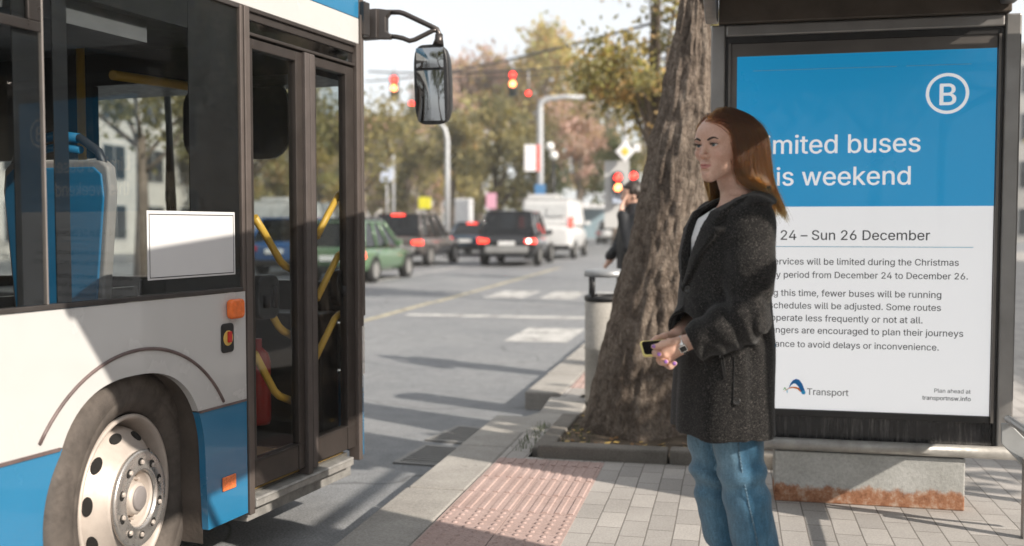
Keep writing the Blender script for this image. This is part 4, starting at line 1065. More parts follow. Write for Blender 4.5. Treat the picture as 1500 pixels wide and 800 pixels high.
# its fingers, bent down and round
for i, (kpt, mid, tip) in enumerate(zip(lk, [(962, 510, .158), (961, 518, .158), (966, 527, .152), (975, 532, .145)], [(968, 512, .120), (968, 522, .118), (972, 529, .115), (980, 534, .112)])):
    fx.chain([kpt, hp(*mid), hp(*tip)], [.0112, .0098, .008], .0045)
# right hand from behind: palm under the phone, thumb over its edge, finger ends coming round below the left hand
rw = RW
for i, kk in enumerate([(966, 497, .05), (964, 505, .055), (966, 514, .06), (971, 521, .06)]): fx.cone(rw, hp(*kk), .017, .012, .01)
fx.chain([rw, hp(974, 493, .075), hp(962, 496, .095), hp(954, 501, .105)], [.017, .012, .0095, .0078], .006)
RT = [(965.5, 519, .193), (975.5, 530, .188), (988, 532.5, .176)]
for i, (mid, tip) in enumerate(zip([(958, 517, .150), (968, 530, .150), (980, 536, .146)], RT)):
    fx.chain([hp(966 + 4 * i, 512 + 5 * i, .07), hp(*mid), hp(mid[0] + 2, mid[1] + 1, .172), hp(*tip)], [.011, .0096, .0095, .0084], .004)
P, Fq = fx.mesh()
body, BPs = sd_mesh('body', P, Fq, M_skin, woman, 1)
Pl = (BPs - HT[0]) @ HT[1]
lipm = np.zeros(len(Pl)); a_, b_, c_ = Pl.T
lx = np.abs(b_) / .0225; up_ = -.0572 - .0025 * np.clip(np.abs(b_) / .004 - 1, -1, 0) ** 2 - .0055 * np.clip(lx, 0, 1) ** 1.6; lo_ = -.0755 + .0085 * np.clip(lx, 0, 1) ** 2
lipm = sstep(0, .0014, up_ - c_) * sstep(0, .0014, c_ - lo_) * (a_ > .07) * sstep(1.02, .94, lx)
vattr(body, 'lip', lipm * .85)
fl_ = np.exp(-(((np.abs(b_) - .043) / .016) ** 2 + ((c_ + .028) / .014) ** 2)) * (a_ > .03) + .8 * np.exp(-((b_ / .010) ** 2 + ((c_ + .034) / .010) ** 2)) * (a_ > .09)
vattr(body, 'flush', np.clip(fl_, 0, 1) * .55)
hroot = empty('head_origin'); 
HM = Matrix([[*HT[1][0], HT[0][0]], [*HT[1][1], HT[0][1]], [*HT[1][2], HT[0][2]], [0, 0, 0, 1]])
bpy.data.objects.remove(hroot)
# eyes
def eye_mat():
    m = NT('eye'); c = m.n('ShaderNodeTexCoord'); sp_ = m.n('ShaderNodeSeparateXYZ'); m.l(c.outputs['Object'], sp_.inputs[0])
    r = m.math('SQRT', m.math('ADD', m.math('POWER', sp_.outputs[1], 2), m.math('POWER', sp_.outputs[2], 2)))
    rr = m.math('MULTIPLY', r, 100)
    c_ = m.ramp(rr, [(0, (.004, .004, .004)), (.19, (.004, .004, .004)), (.22, (.07, .10, .11)), (.48, (.12, .16, .16)), (.56, (.02, .025, .03)), (.63, (.62, .56, .53))])
    m.base(c_); m.set(Roughness=.08, Coat_Weight=1.0); return m.m
M_eye = eye_mat()
for s_, e in zip((-1, 1), EB):
    mb = MB(); mb.lathe([(ER * math.sin(t), -ER * math.cos(t)) for t in np.linspace(0.01, math.pi - .01, 24)], 32, Matrix.Rotation(R(90), 4, 'Y'))
    o = mb.build('eye', M_eye, woman); o.matrix_local = HM @ Matrix.Translation(e) @ Matrix.Rotation(R(6), 4, 'Z')
# brows and lashes
M_brow = mat('brow hair', (.030, .016, .010), .7)
for s_ in (-1, 1):
    mb = MB(); pts = []; rs = []
    for t in np.linspace(0, 1, 12):
        b = s_ * (.0135 + .036 * t); c = .0165 + .0075 * math.sin(min(1, t * 1.35) * math.pi * .55) - .0085 * max(0, t - .62) ** 1.2 * 2
        a = .0925 - .0012 - 16.0 * max(0, abs(b) - .012) ** 2 * .62
        pts.append((a, b, c)); rs.append(.0040 * (1 - .75 * t ** 2.5) * (.75 + .25 * min(1, t * 5)))
    # drape each point on the brow
    qs = []
    for p in pts:
        d2 = ((Pl[:, 1] - p[1]) ** 2 + (Pl[:, 2] - p[2]) ** 2) + (Pl[:, 0] < .03) * 1.0; qs.append((Pl[np.argsort(d2)[:6], 0].max() - .0006, p[1], p[2]))
    mb.tube(qs, rs, 8, flat=.45, upv=(0, 0, 1)); o = mb.build('eyebrow', M_brow, woman); o.matrix_local = HM
    mb = MB(); pts = []
    for t in np.linspace(-1, 1, 15):
        u = t * .0138; top = .0043 * max(0, 1 - t * t) ** .6 + .0006 + u * .10; b = s_ * (.0308 + u); z = top
        x = .0785 + math.sqrt(max(1e-6, .0145 ** 2 - u * u - z * z)) 
        pts.append(Vector((x, b, z)))
    mb.tube(pts, [.0008 + .0012 * (1 - abs(t) ** 2) for t in np.linspace(-1, 1, 15)], 6)
    for i, p in enumerate(pts[1:]):
        for j in range(3):
            q = p + Vector((rng.uniform(-.0004, .0004),) * 3); d = Vector((.0065, s_ * (-.001 + .0009 * i), .0028)); mb.tube([q, q + d * .6, q + d + Vector((0, 0, .0025))], [.00045, .0003, .0001], 4, cap=False)
    o = mb.build('eyelashes', M_brow, woman); o.matrix_local = HM
# ---- white top under the coat
shirt_l = [(.95, TA, 0, .115, .16), (1.15, TA + .012, 0, .118, .155), (1.27, TA + .012, 0, .122, .152), (1.335, TA + .010, 0, .100, .13), (1.372, NB[0] + .014, 0, .068, .085)]
f2 = Field(span((-.2, .2, .006)), span((-.2, .2, .006)), span((.95, 1.38, .006)))
f2.op(loftfn(shirt_l, 2.2), (-.2, -.2, .95), (.2, .2, 1.372), .001)
P, Fq = f2.mesh(); sd_mesh('shirt', P, Fq, mat('white jersey', (.72, .71, .70), .8, var=.05, vscale=12, bump=.15, bscale=300), woman, 2)
mb = MB(); mb.tube([H((-.075 + .0, 0, -.10))] if False else [Vector((NB[0] + .062 * math.cos(t), .066 * math.sin(t), 1.402 - .03 * max(0, math.cos(t)))) for t in np.linspace(-2.2, 2.2, 30)], .0017, 6)
mb.build('necklace', mat('dark cord', (.03, .02, .018), .5), woman)
# ---- coat
TB = wloc(1060, 560, 0)[0]; T4 = wloc(1060, 420, 0)[0]; T3 = wloc(1067, 350, 0)[0]
coat_l = [(.642, TB - .002, 0, .158, .212), (.75, TB, 0, .154, .208), (.92, TB - .002, 0, .148, .20), (1.08, T4, 0, .142, .196), (1.22, T3 + .002, 0, .140, .196), (1.31, T3 - .006, 0, .122, .190), (1.36, T3 - .010, 0, .100, .165), (1.395, NB[0] - .012, 0, .080, .115), (1.425, NB[0] - .010, 0, .070, .083), (1.455, NB[0] - .010, 0, .072, .080)]
outer = loftfn(coat_l, 2.35)
cx = Field(span((-.27, .33, .0048)), span((-.32, .34, .0048)), span((.625, 1.47, .0048)))
cx.op(outer, (-.3, -.3, .64), (.33, .33, 1.455), .001)
# sleeves with volume
cx.chain([LS + (0, .0, .005), LS * .5 + LE * .5 + (-.004, .012, 0), LE + (-.006, .0, 0)], [.069, .066, .066], .035)
CUF_L = wloc(1016, 501, .165); CUF_R = wloc(1004, 478, .03)
cx.chain([LE + (-.006, 0, 0), LE * .5 + CUF_L * .5 + (0, .004, -.002), CUF_L], [.067, .061, .054], .018)
cx.chain([RS, RS * .5 + RE * .5, RE], [.079, .074, .070], .035); cx.chain([RE, RE * .5 + CUF_R * .5, CUF_R], [.068, .062, .052], .018)
# lapels and collar: thicker cloth on the chest beside the opening
def vhalf(Z): return np.interp(Z, [1.085, 1.16, 1.25, 1.33, 1.40, 1.47], [-.02, .016, .044, .062, .068, .072])
VB = .026
def lap(X, Y, Z):
    w = np.interp(Z, [1.07, 1.13, 1.20, 1.285, 1.30, 1.315, 1.36, 1.42, 1.46], [.0, .028, .050, .080, .092, .060, .062, .070, .06])
    e = np.abs(Y - VB) - vhalf(Z)
    m = sstep(.0, .003, e + .004) * sstep(w, w - .004, e) * sstep(-.02, .0, X) * sstep(1.085, 1.10, Z)
    col_ = sstep(1.375, 1.383, Z) * sstep(.02, .0, X)
    return .013 * np.maximum(m, col_)
cx.op(lap, (-.3, -.3, 1.07), (.33, .33, 1.46), mode='disp')
# cloth folds
def folds(X, Y, Z):
    w = (vn1(X * 9, Y * 9, Z * 4.5) * .0045 + vn2(X * 22, Y * 22, Z * 9) * .0018) * (1 - .75 * sstep(1.18, 1.30, Z))
    # vertical drape lower down
    ang = np.arctan2(Y, X - TB); w = w + .0035 * np.sin(ang * 7 + vn3(X * 3, Y * 3, Z * 2) * 2.2) * sstep(1.0, .70, Z)
    # wrinkles of the bent left elbow
    for (c0, dr, R0, am, fr) in ((LE, (LW - LE), .17, .0105, 100), (LE, (LS - LE), .13, .005, 75), (CUF_L, (LE - CUF_L), .13, .0065, 85)):
        dr = dr / np.linalg.norm(dr); u = (X - c0[0]) * dr[0] + (Y - c0[1]) * dr[1] + (Z - c0[2]) * dr[2]
        r2 = (X - c0[0]) ** 2 + (Y - c0[1]) ** 2 + (Z - c0[2]) ** 2
        w = w + am * np.exp(-r2 / (R0 * .62) ** 2) * np.sin(u * fr + vn2(X * 13, Y * 13, Z * 13) * 2.6) * sstep(.07, .17, Y)
    return w
cx.op(folds, (-.3, -.35, .58), (.35, .35, 1.38), mode='disp')
# front overlap: the near front laid over the far one, a seam step down the front
def front(X, Y, Z): return .006 * sstep(-.004, .0, Y + .012) * sstep(.0, .03, X) * sstep(1.10, 1.08, Z)
cx.op(front, (-.1, -.3, .58), (.33, .33, 1.1), mode='disp')
# pocket welt and side seam of the near side
PK0, PK1 = wloc(1052, 470, .2), wloc(1062, 548, .2)
# hollow inside, neckline and sleeve ends
inn = loftfn([(c - .03 if c < .7 else c, a, b, ra - .011, rb - .011) for c, a, b, ra, rb in coat_l] + [(1.50, NB[0] - .01, 0, .062, .07)], 2.35)
cx.op(inn, (-.3, -.3, .55), (.33, .33, 1.5), .002, 'sub')
def wedge(X, Y, Z): return np.maximum(np.abs(Y - VB) - vhalf(Z), np.maximum(.0 - X + .0 * Z, 1.088 - Z))
cx.op(wedge, (-.02, -.1, 1.08), (.33, .1, 1.48), .0015, 'sub')
for cu, el, r_ in ((CUF_L, LE, .0475), (CUF_R, RE, .044)):
    d = (cu - el) / np.linalg.norm(cu - el)
    cx.cone(cu - d * .05, cu + d * .10, r_, r_ + .004, .002, 'sub')
    def cut(X, Y, Z, d=d, cu=cu):
        u = (X - cu[0]) * d[0] + (Y - cu[1]) * d[1] + (Z - cu[2]) * d[2]
        rr = np.sqrt(np.maximum(0, (X - cu[0]) ** 2 + (Y - cu[1]) ** 2 + (Z - cu[2]) ** 2 - u * u)); return np.maximum(.006 - u, rr - .085) if True else u
    def cutfn(X, Y, Z, d=d, cu=cu): return np.maximum(-cut(X, Y, Z, d, cu) * 0 + np.maximum(.004 - ((X - cu[0]) * d[0] + (Y - cu[1]) * d[1] + (Z - cu[2]) * d[2]), np.sqrt((X - cu[0]) ** 2 + (Y - cu[1]) ** 2 + (Z - cu[2]) ** 2) - .10), -1)
    b_ok = True
    cx.op(lambda X, Y, Z: np.maximum(cutfn(X, Y, Z), -(outer(X, Y, Z) - .004)), cu - .11, cu + .11, .002, 'sub')
cx.op(lambda X, Y, Z: (1.452 - .32 * (X - (NB[0] - .085)) - .05 * np.abs(Y)) - Z, (-.1, -.12, 1.36), (.2, .12, 1.47), .004, 'sub')
P, Fq = cx.mesh()
M_tweed = tweed_mat()
coat, CPs = sd_mesh('coat', P, Fq, M_tweed, woman, 1)
def coat_skin(x, y, b0=.2, lift=.002):
    """point on the coat under a picture point: nearest coat vertex to the sight line, on the camera side"""
    p0, p1 = wloc(x, y, .45), wloc(x, y, .05); d = (p1 - p0) / np.linalg.norm(p1 - p0)
    v = CPs - p0; t = v @ d; r2 = (v * v).sum(1) - t * t; ok = r2 < .0055 ** 2
    if not ok.any(): return p1
    i = np.where(ok)[0][t[ok].argmin()]; return p0 + d * (t[i] - lift)
M_seam = mat('dark coat seam', (.006, .006, .006), .9)
pw = MB(); pw.tube([coat_skin(1055 + 6 * t, 522 + 32 * t) for t in np.linspace(0, 1, 8)], .0032, 6); pw.tube([coat_skin(1059 + 4 * t, 522 + 29 * t) for t in np.linspace(0, 1, 8)], .0022, 6)
pw.tube([coat_skin(1076 - 2 * t, 520 + 70 * t, lift=.0012) for t in np.linspace(0, 1, 12)], .0016, 6)
pw.build('pocket_welt', M_seam, woman)
def button(x, y, r=.0125):
    p = Vector(coat_skin(x, y, lift=.001)); p2 = Vector(wloc(x, y, .6)); n = (p2 - p).normalized()
    Mx = Matrix.Translation(p) @ n.to_track_quat('Z', 'Y').to_matrix().to_4x4()
    b = MB(); b.lathe([(.0001, .003), (r * .55, .003), (r * .8, .0055), (r, .004), (r, .0)], 24, Mx)
    for q in range(4): b.lathe([(.0001, .0042), (.0014, .004), (.0014, .0)], 8, Mx @ Matrix.Translation((.003 * math.cos(q * 1.57 + .7), .003 * math.sin(q * 1.57 + .7), 0)))
    return b.build('button', mat('dark horn button', (.02, .018, .016), .25, var=.4, vscale=60), woman)
def coat_front(b, c):
    d2 = (CPs[:, 1] - b) ** 2 + (CPs[:, 2] - c) ** 2 + (CPs[:, 0] < .0) * 1.0; i = np.argsort(d2)[:8]; return np.array([CPs[i, 0].max() + .0008, b, c])
for s_ in (1, -1):
    cs_ = np.linspace(1.10, 1.283, 16); w_c = np.interp(cs_, [1.07, 1.13, 1.20, 1.285], [.0, .028, .050, .080]); bs_ = VB + s_ * (vhalf(cs_) + w_c)
    LE1 = [coat_front(b, c) for b, c in zip(bs_, cs_)]
    bq_ = VB + s_ * (vhalf(1.30) + .045); LE2 = [LE1[-1] * (1 - t) + coat_front(bq_, 1.300) * t for t in np.linspace(0, 1, 5)]
    LE3 = [coat_front(VB + s_ * (vhalf(c) + w), c) for c, w in ((1.302, .050), (1.315, .062), (1.33, .066))]
    lm_ = MB(); lm_.tube(LE1, .0022, 6); lm_.tube(LE2, .0022, 6); lm_.tube(LE3, .002, 6); lm_.build('lapel_edge', M_seam, woman)
button(1008, 424); button(1079, 588)
# ---- jeans
jx = Field(span((-.26, .24, .0042)), span((-.24, .24, .0042)), span((.03, .95, .0045)))
Lt = wloc(1081, 640, .085); Rt = wloc(1040, 640, -.085); Lm = wloc(1089, 705, .085); Rm = wloc(1048, 705, -.085); Ll = wloc(1107, 795, .085); Rl = wloc(1066, 795, -.085)
def leg(t, m_, l, an, s_):
    return loftfn([(.035, an[0] - .004, s_, .092, .080), (.2, (l[0] * .55 + an[0] * .45), s_, .084, .078), (l[2], l[0], s_, .078, .078), (m_[2], m_[0], s_, .074, .080), (t[2], t[0], s_, .080, .088), (.93, TA - .01, s_ * .9, .10, .098)], 2.1)
for t, m_, l, an, s_ in ((Lt, Lm, Ll, La, .085), (Rt, Rm, Rl, Ra, -.085)): jx.op(leg(t, m_, l, an, s_), (-.3, s_ - .12, .03), (.3, s_ + .12, .93), .012)
def jf(X, Y, Z):
    s_ = np.where(Y > 0, 1.0, -1.0)
    w = vn1(X * 11, Y * 11, Z * 6 + s_ * 3) * .0048 + vn2(X * 28, Y * 28, Z * 15) * .0016
    kz = np.where(Y > 0, Lm[2] - .015, Rm[2] + .0); u = Z - kz + .35 * (X - .0) * s_ * .6
    ph = vn3(X * 5, Y * 5, Z * 4 + s_ * 5) * 3.2
    w = w + .0068 * np.exp(-(u / .085) ** 2) * np.sin(u * 70 + ph) * (.4 + .6 * np.abs(vn1(X * 9 + 3, Y * 9, Z * 2)) * 2)
    w = w + .0045 * np.sin(Z * 44 + X * 55 + vn3(X * 6, Y * 6, Z * 5 + 9) * 4) * sstep(.40, .08, Z)
    w = w + .004 * np.sin((X * 60 - Z * 26) + vn2(X * 7, Y * 7, Z * 4) * 3) * sstep(.42, .62, Z)
    return w
jx.op(jf, (-.3, -.3, .03), (.3, .3, .95), mode='disp')
# hollow legs at the bottom
for an, s_ in ((La, .085), (Ra, -.085)): jx.cone((an[0] - .002, s_, .0), (an[0], s_, .12), .074, .05, .002, 'sub')
P, Fq = jx.mesh(); jeans, JPs = sd_mesh('jeans', P, Fq, denim_mat(), woman, 1)
jz = JPs[:, 2]; ja = JPs[:, 0]; sd_ = np.where(JPs[:, 1] > 0, 1, -1)
ctr = np.where(sd_ > 0, np.interp(jz, [Ll[2], Lm[2], Lt[2]], [Ll[0], Lm[0], Lt[0]]), np.interp(jz, [Rl[2], Rm[2], Rt[2]], [Rl[0], Rm[0], Rt[0]]))
vattr(jeans, 'fade', np.clip(sstep(.0, .07, ja - ctr) * (.35 + .65 * np.exp(-((jz - .62) / .22) ** 2)) + .25 * vn2(ja * 20, JPs[:, 1] * 20, jz * 12), 0, 1))
def jean_skin(x, y, lift=.0015):
    p0, p1 = wloc(x, y, .35), wloc(x, y, -.2); d = (p1 - p0) / np.linalg.norm(p1 - p0)
    v = JPs - p0; t = v @ d; r2 = (v * v).sum(1) - t * t; ok = r2 < .005 ** 2
    if not ok.any(): return p1
    i = np.where(ok)[0][t[ok].argmin()]; return p0 + d * (t[i] - lift)
sm_ = MB(); SP = [(1081, 645), (1083, 665), (1087, 690), (1092, 715), (1097, 740), (1103, 765), (1110, 798), (1116, 830)]
sp_ = [Vector(jean_skin(*p, lift=.0008)) for p in SP]
for q in range(len(sp_) - 1):
    for k in range(5):
        a = sp_[q].lerp(sp_[q + 1], k / 5); b = sp_[q].lerp(sp_[q + 1], (k + .82) / 5); sm_.tube([a, b], .0028, 6, flat=.5)
sm_.tube(sp_, .0016, 6, flat=.5); sm_.build('side_seam', mat('faded seam', (.085, .15, .205), .9, var=.4, vscale=120, bump=.3, bscale=300), woman)
# shoes
for an, s_ in ((La, .085), (Ra, -.085)):
    f3 = Field(span((an[0] - .12, an[0] + .22, .006)), span((s_ - .08, s_ + .08, .006)), span((-.01, .13, .006)))
    f3.ell((an[0] + .05, s_, .035), (.15, .048, .045), .01); f3.cone((an[0] - .02, s_, .05), (an[0] - .01, s_, .11), .046, .04, .03)
    f3.op(lambda X, Y, Z: .0 - Z + 0 * X + 0 * Y, (an[0] - .2, s_ - .1, -.02), (an[0] + .3, s_ + .1, .14), mode='int')
    P, Fq = f3.mesh(); sd_mesh('shoe', P, Fq, mat('white leather', (.65, .64, .62), .5), woman, 1)
# nails, watch
M_nail = mat('lilac nail varnish', (.30, .13, .42), .15, var=.1, coat=.6)
def nail(x, y, b, d=(0, 0), r=.0058, toward=None):
    p = Vector(hp(x, y, b)); n = (Vector(wloc(x, y, .8)) - p).normalized()
    Mx = Matrix.Translation(p) @ n.to_track_quat('Z', 'Y').to_matrix().to_4x4()
    mb = MB(); mb.lathe([(.0001, .0022), (r * .6, .0018), (r * .95, .0006), (r, -.001)], 16, Mx); return mb.build('fingernail', M_nail, woman)
nail(957.5, 507.5, .1945); nail(955, 500, .1135, r=.005)
for t in RT: nail(t[0], t[1], t[2] + .0078, r=.0062)
wd = (LW - LE) / np.linalg.norm(LW - LE); wc_ = LW - wd * .004
wq = Vector(wd).to_track_quat('Z', 'Y').to_matrix().to_4x4(); wM = Matrix.Translation(wc_) @ wq
wb_ = MB(); wb_.lathe([(.0262, -.008), (.0285, -.007), (.0285, .007), (.0262, .008)], 40, wM, closed=True)
for k in range(24):
    a = 2 * math.pi * k / 24; wb_.box(.0280, .0294, -.0028, .0028, -.0068, .0068, 0, wM @ Matrix.Rotation(a, 4, 'Z'))
M_steel = mat('watch steel', (.62, .60, .57), .22, .9)
wto = wb_.build('wristwatch', M_steel, woman)
fdir = Vector(hp(992, 509, .8)) - Vector(wc_); fdir = (fdir - Vector(wd) * fdir.dot(Vector(wd))).normalized()
fdir = (fdir + Vector((0, 0, -.45))).normalized(); fdir = (fdir - Vector(wd) * fdir.dot(Vector(wd))).normalized()
fm = Matrix.Identity(4); ax_z = fdir; ax_x = Vector(wd); ax_y = ax_z.cross(ax_x)
for i in range(3): fm[i][0], fm[i][1], fm[i][2], fm[i][3] = ax_x[i], ax_y[i], ax_z[i], wc_[i] + fdir[i] * .0275
wf = MB(); wf.prism([fm @ Vector((a, b, 0)) for a, b in rrect(-.0125, .0125, -.011, .011, .004)], fdir * .006); wf.build('watch_case', M_steel, wto, bevel=.0012)
wf = MB(); wf.prism([fm @ Vector((a, b, .0061)) for a, b in rrect(-.0098, .0098, -.0085, .0085, .003)], fdir * .0008); wf.build('watch_dial', M_black, wto)
# ---- phone
A0 = [np.array(at) for at in (hp(937.5, 503.5, .13), hp(943, 521.5, .165), hp(984, 500, .13))]
ex = A0[2] - A0[0]; ex /= np.linalg.norm(ex); ey = A0[0] - A0[1]; ey = ey - ex * (ey @ ex); ph_h = np.linalg.norm(ey); ey /= ph_h; ez = np.cross(ex, ey)
phone = thing('mobile_phone', 'black screened phone in a pale yellow case held by the woman', 'phone')
wm = Matrix.Translation((0, WY, SZ)) @ Matrix.Rotation(WROT, 4, 'Z')
pm = Matrix.Identity(4)
for i in range(3): pm[i][0], pm[i][1], pm[i][2], pm[i][3] = ex[i], ey[i], ez[i], A0[1][i]
phone.matrix_world = wm @ pm
hh_ = max(ph_h, .06)
mb = MB(); mb.prism([(a, b, -.0095) for a, b in rrect(0, .135, 0, hh_, .010)], (0, 0, .0095)); mb.build('phone_case', mat('pale yellow silicone', (.72, .62, .22), .5), phone, bevel=.003, seg=3)
mb = MB(); mb.prism([(a, b, .0003) for a, b in rrect(.0045, .130, .0045, hh_ - .0045, .008)], (0, 0, .0008)); mb.build('screen', mat('phone screen', (.006, .006, .007), .06), phone)
# ---- hair: strands grown from the scalp, combed back and falling behind the shoulders
def hair_mat():
    m = NT('auburn hair'); h = m.n('ShaderNodeBsdfHairPrincipled'); h.parametrization = 'MELANIN'
    h.inputs['Melanin'].default_value = .62; h.inputs['Melanin Redness'].default_value = .84; h.inputs['Roughness'].default_value = .22; h.inputs['Radial Roughness'].default_value = .32
    h.inputs['Random Color'].default_value = .35; h.inputs['Random Roughness'].default_value = .1
    hi = m.n('ShaderNodeHairInfo'); m.l(m.ramp(hi.outputs['Intercept'], [(0, (.64,) * 3), (.35, (.52,) * 3), (1, (.32,) * 3)]), h.inputs['Melanin'])
    m.l(h.outputs[0], m.out.inputs[0]); return m.m
M_hair = hair_mat()
SK_C = np.array([-.008, 0, .030]); SK_R = np.array([.0945, .0755, .0845])
NH, NP = 7600, 26
nr = np.random.default_rng(5)
roots = []
while len(roots) < NH:
    d = nr.normal(size=3); d /= np.linalg.norm(d); p = SK_C + SK_R * d
    # hairline: forehead, temple, behind the ear
    front_ok = p[2] > .066 + .018 * 0 - .5 * max(0, abs(p[1]) - .03) if p[0] > .03 else True
    side_lim = .056 if p[2] > .03 else (.044 if p[2] > .0 else .020)
    if p[0] > .03 and p[2] < .066 - .75 * max(0, abs(p[1]) - .035): continue
    if p[0] > side_lim and p[2] < .045: continue
    if p[2] < -.045: continue
    roots.append(p)
roots = np.array(roots)
lay = nr.uniform(0, 1, NH) ** 1.3 * .0115 + .002            # how far from the scalp a strand lies
lay0 = lay.copy(); nedge = nr.normal(0, .004, NH)
part = -.018 + .006 * 0
side_ = np.where(roots[:, 1] > part, 1.0, -1.0)
pos = roots.copy(); pts = np.zeros((NH, NP, 3)); pts[:, 0] = pos
nrm = (roots - SK_C) / SK_R ** 2; nrm /= np.linalg.norm(nrm, axis=1)[:, None]
comb = np.stack([-np.ones(NH) * .75, side_ * .55, np.full(NH, .10)], 1); comb[roots[:, 0] < -.03] *= (.3, .25, 0)
dirv = nrm * .35 + comb; dirv /= np.linalg.norm(dirv, axis=1)[:, None]
ztip = 1.362 + nr.normal(0, .020, NH) + .06 * nr.uniform(0, 1, NH) ** 4
Rm_ = HT[1]; Lrem = None
clump = nr.integers(0, 260, NH); coff = nr.normal(0, 1, (260, 3)); cph = nr.uniform(0, 6.28, 260)
world_p = lambda q: HT[0] + q @ Rm_.T
def coat_push(q, lift):
    """keep body-frame points outside the coat"""
    L = np.array(sorted(coat_l)); Z = q[:, 2]
    a0, b0, ra, rb = [np.interp(Z, L[:, 0], L[:, i]) for i in (1, 2, 3, 4)]
    ra = ra + lift + .008; rb = rb + lift + .008
    k = np.sqrt(((q[:, 0] - a0) / ra) ** 2 + ((q[:, 1] - b0) / rb) ** 2); m = (k < 1) & (Z < 1.455)
    q = q.copy(); s_ = 1 / np.maximum(k, .05)
    q[m, 0] = (a0 + (q[:, 0] - a0) * s_)[m]; q[m, 1] = (b0 + (q[:, 1] - b0) * np.minimum(s_, 1.25))[m]; return q
# total length per strand so that it ends near the tip line
for i in range(1, NP):
    u = i / NP
    wpos = world_p(pos); rem = np.maximum(wpos[:, 2] - ztip, .0)
    step = np.clip(rem / (NP - i + 1) * 1.22, .004, .026)
    z = pos[:, 2]; up_z = sstep(.035, .085, z) * sstep(-.085, -.035, pos[:, 0]); near = pos[:, 1] > 0
    limn = np.interp(z, [-.17, -.13, -.10, -.05, .0, .04, .075], [-.06, -.010, .024, .042, .048, .050, .115]); limf = np.interp(z, [-.16, -.10, -.05, .0, .04, .075], [-.045, -.025, .0, .02, .036, .11])
    lim = np.where(near, limn, limf) + 1.2 * (lay0 - .009) * 0 + nedge
    grav = np.stack([np.full(NH, -.04) - .70 * sstep(-.06, -.12, z) * np.where(near, 1, .5), .02 * side_ * sstep(-.02, -.12, z), np.full(NH, -1.0)], 1)
    frontness = sstep(-.012, .012, pos[:, 0] - lim)
    grav[:, 0] -= 1.1 * frontness
    cmb = comb.copy(); cmb[:, 2] -= .25
    tgt = cmb * up_z[:, None] + grav * (1 - .75 * up_z)[:, None]
    dirv = dirv * .5 + tgt * .5 / np.linalg.norm(tgt, axis=1)[:, None]; dirv /= np.linalg.norm(dirv, axis=1)[:, None]
    pos = pos + dirv * step[:, None]
    # fuller at the sides, level with the ears and below
    lay = lay0 * (1 + .55 * sstep(.06, -.02, pos[:, 2]))
    k = np.sqrt((((pos - SK_C) / (SK_R + lay[:, None])) ** 2).sum(1)); m = (k < 1) & (pos[:, 2] > -.04)
    pos[m] = SK_C + (pos[m] - SK_C) / k[m][:, None]
    # below the ears the bundle keeps clear of jaw and neck
    ax_ = np.interp(pos[:, 2], [-.2, -.11, -.04], [-.052, -.035, -.008]); rx = np.interp(pos[:, 2], [-.2, -.12, -.04], [.060, .064, .060]); ry = np.interp(pos[:, 2], [-.2, -.12, -.04], [.062, .064, .072])
    kx, ky = (pos[:, 0] - ax_) / (rx + lay), pos[:, 1] / (ry + lay); k = np.sqrt(kx * kx + ky * ky); m = (k < 1) & (pos[:, 2] <= -.04)
    pos[m, 0] = (ax_ + (pos[:, 0] - ax_) / np.maximum(k, .2))[m]; pos[m, 1] = (pos[:, 1] / np.maximum(k, .2))[m]
    pos[:, 0] -= np.maximum(pos[:, 0] - lim, 0) * .5
    w_ = coat_push(world_p(pos), lay0 * 1.0); pos = (w_ - HT[0]) @ Rm_
    wob = (.0016 * u) * np.stack([np.sin(cph[clump] + u * 9), np.cos(cph[clump] * 2 + u * 7), 0 * u * clump], 1)
    pts[:, i] = pos + wob + coff[clump] * (.0016 * u) + nr.normal(0, .0005, (NH, 3)) * u
wp_ = HT[0] + pts @ Rm_.T
for it in range(5): wp_[:, 2:-1] = wp_[:, 2:-1] * .5 + .25 * (wp_[:, 1:-2] + wp_[:, 3:])
# fly-aways and the loose lock on the far side of the face
ext = []
for q in range(26):
    b0 = H((.0 + nr.normal(0, .003), -.056, .03)); pl_ = [b0]
    for i in range(1, NP):
        t = i / NP; tgt = H((-.002 + .011 * math.sin(t * 11 + q * .05) * t + nr.normal(0, .0004) + .012 * t, -.060 - .004 * math.sin(t * 7), .03 - .20 * t)); pl_.append(tgt + nr.normal(0, 1, 3) * .0005)
    ext.append(pl_)
for q in range(300):
    i = nr.integers(NH); o_ = nr.normal(0, .0075, 3); o_[2] = abs(o_[2]) * .6
    ext.append([wp_[i, j] + o_ * math.sin(min(1, j / 10) * 1.57) + nr.normal(0, .0006, 3) * (j > 0) for j in range(NP)])
allp = np.concatenate([wp_, np.array(ext)])
hc_ = bpy.data.hair_curves.new('hair'); hc_.add_curves([NP] * len(allp))
hc_.attributes['position'].data.foreach_set('vector', allp.astype(np.float32).ravel())
ra_ = hc_.attributes.get('radius') or hc_.attributes.new('radius', 'FLOAT', 'POINT')
rad = np.tile(np.interp(np.arange(NP), [0, 2, NP * .7, NP - 1], [.00022, .0006, .00056, .00018]), len(allp)); rad[NH * NP:] *= .45
ra_.data.foreach_set('value', rad.astype(np.float32))
hc_.materials.append(M_hair); ho_ = bpy.data.objects.new('hair', hc_); col.objects.link(ho_); ho_.parent = woman
# scalp under the strands
cap = MB()
def capf(u, v):
    th = u * 2 * math.pi; ph = v * 1.9; d = np.array([math.cos(th) * math.sin(ph), math.sin(th) * math.sin(ph), math.cos(ph)]); p = SK_C + (SK_R + .001) * d
    if p[0] > .02: p = p if p[2] > .07 - .6 * max(0, abs(p[1]) - .035) else np.array([.0, p[1] * .8, p[2]])
    return Vector(H(p))
cap.grid(capf, 48, 22, cu=True); cap.build('scalp_hair', mat('dark hair base', (.022, .009, .005), .6), woman)
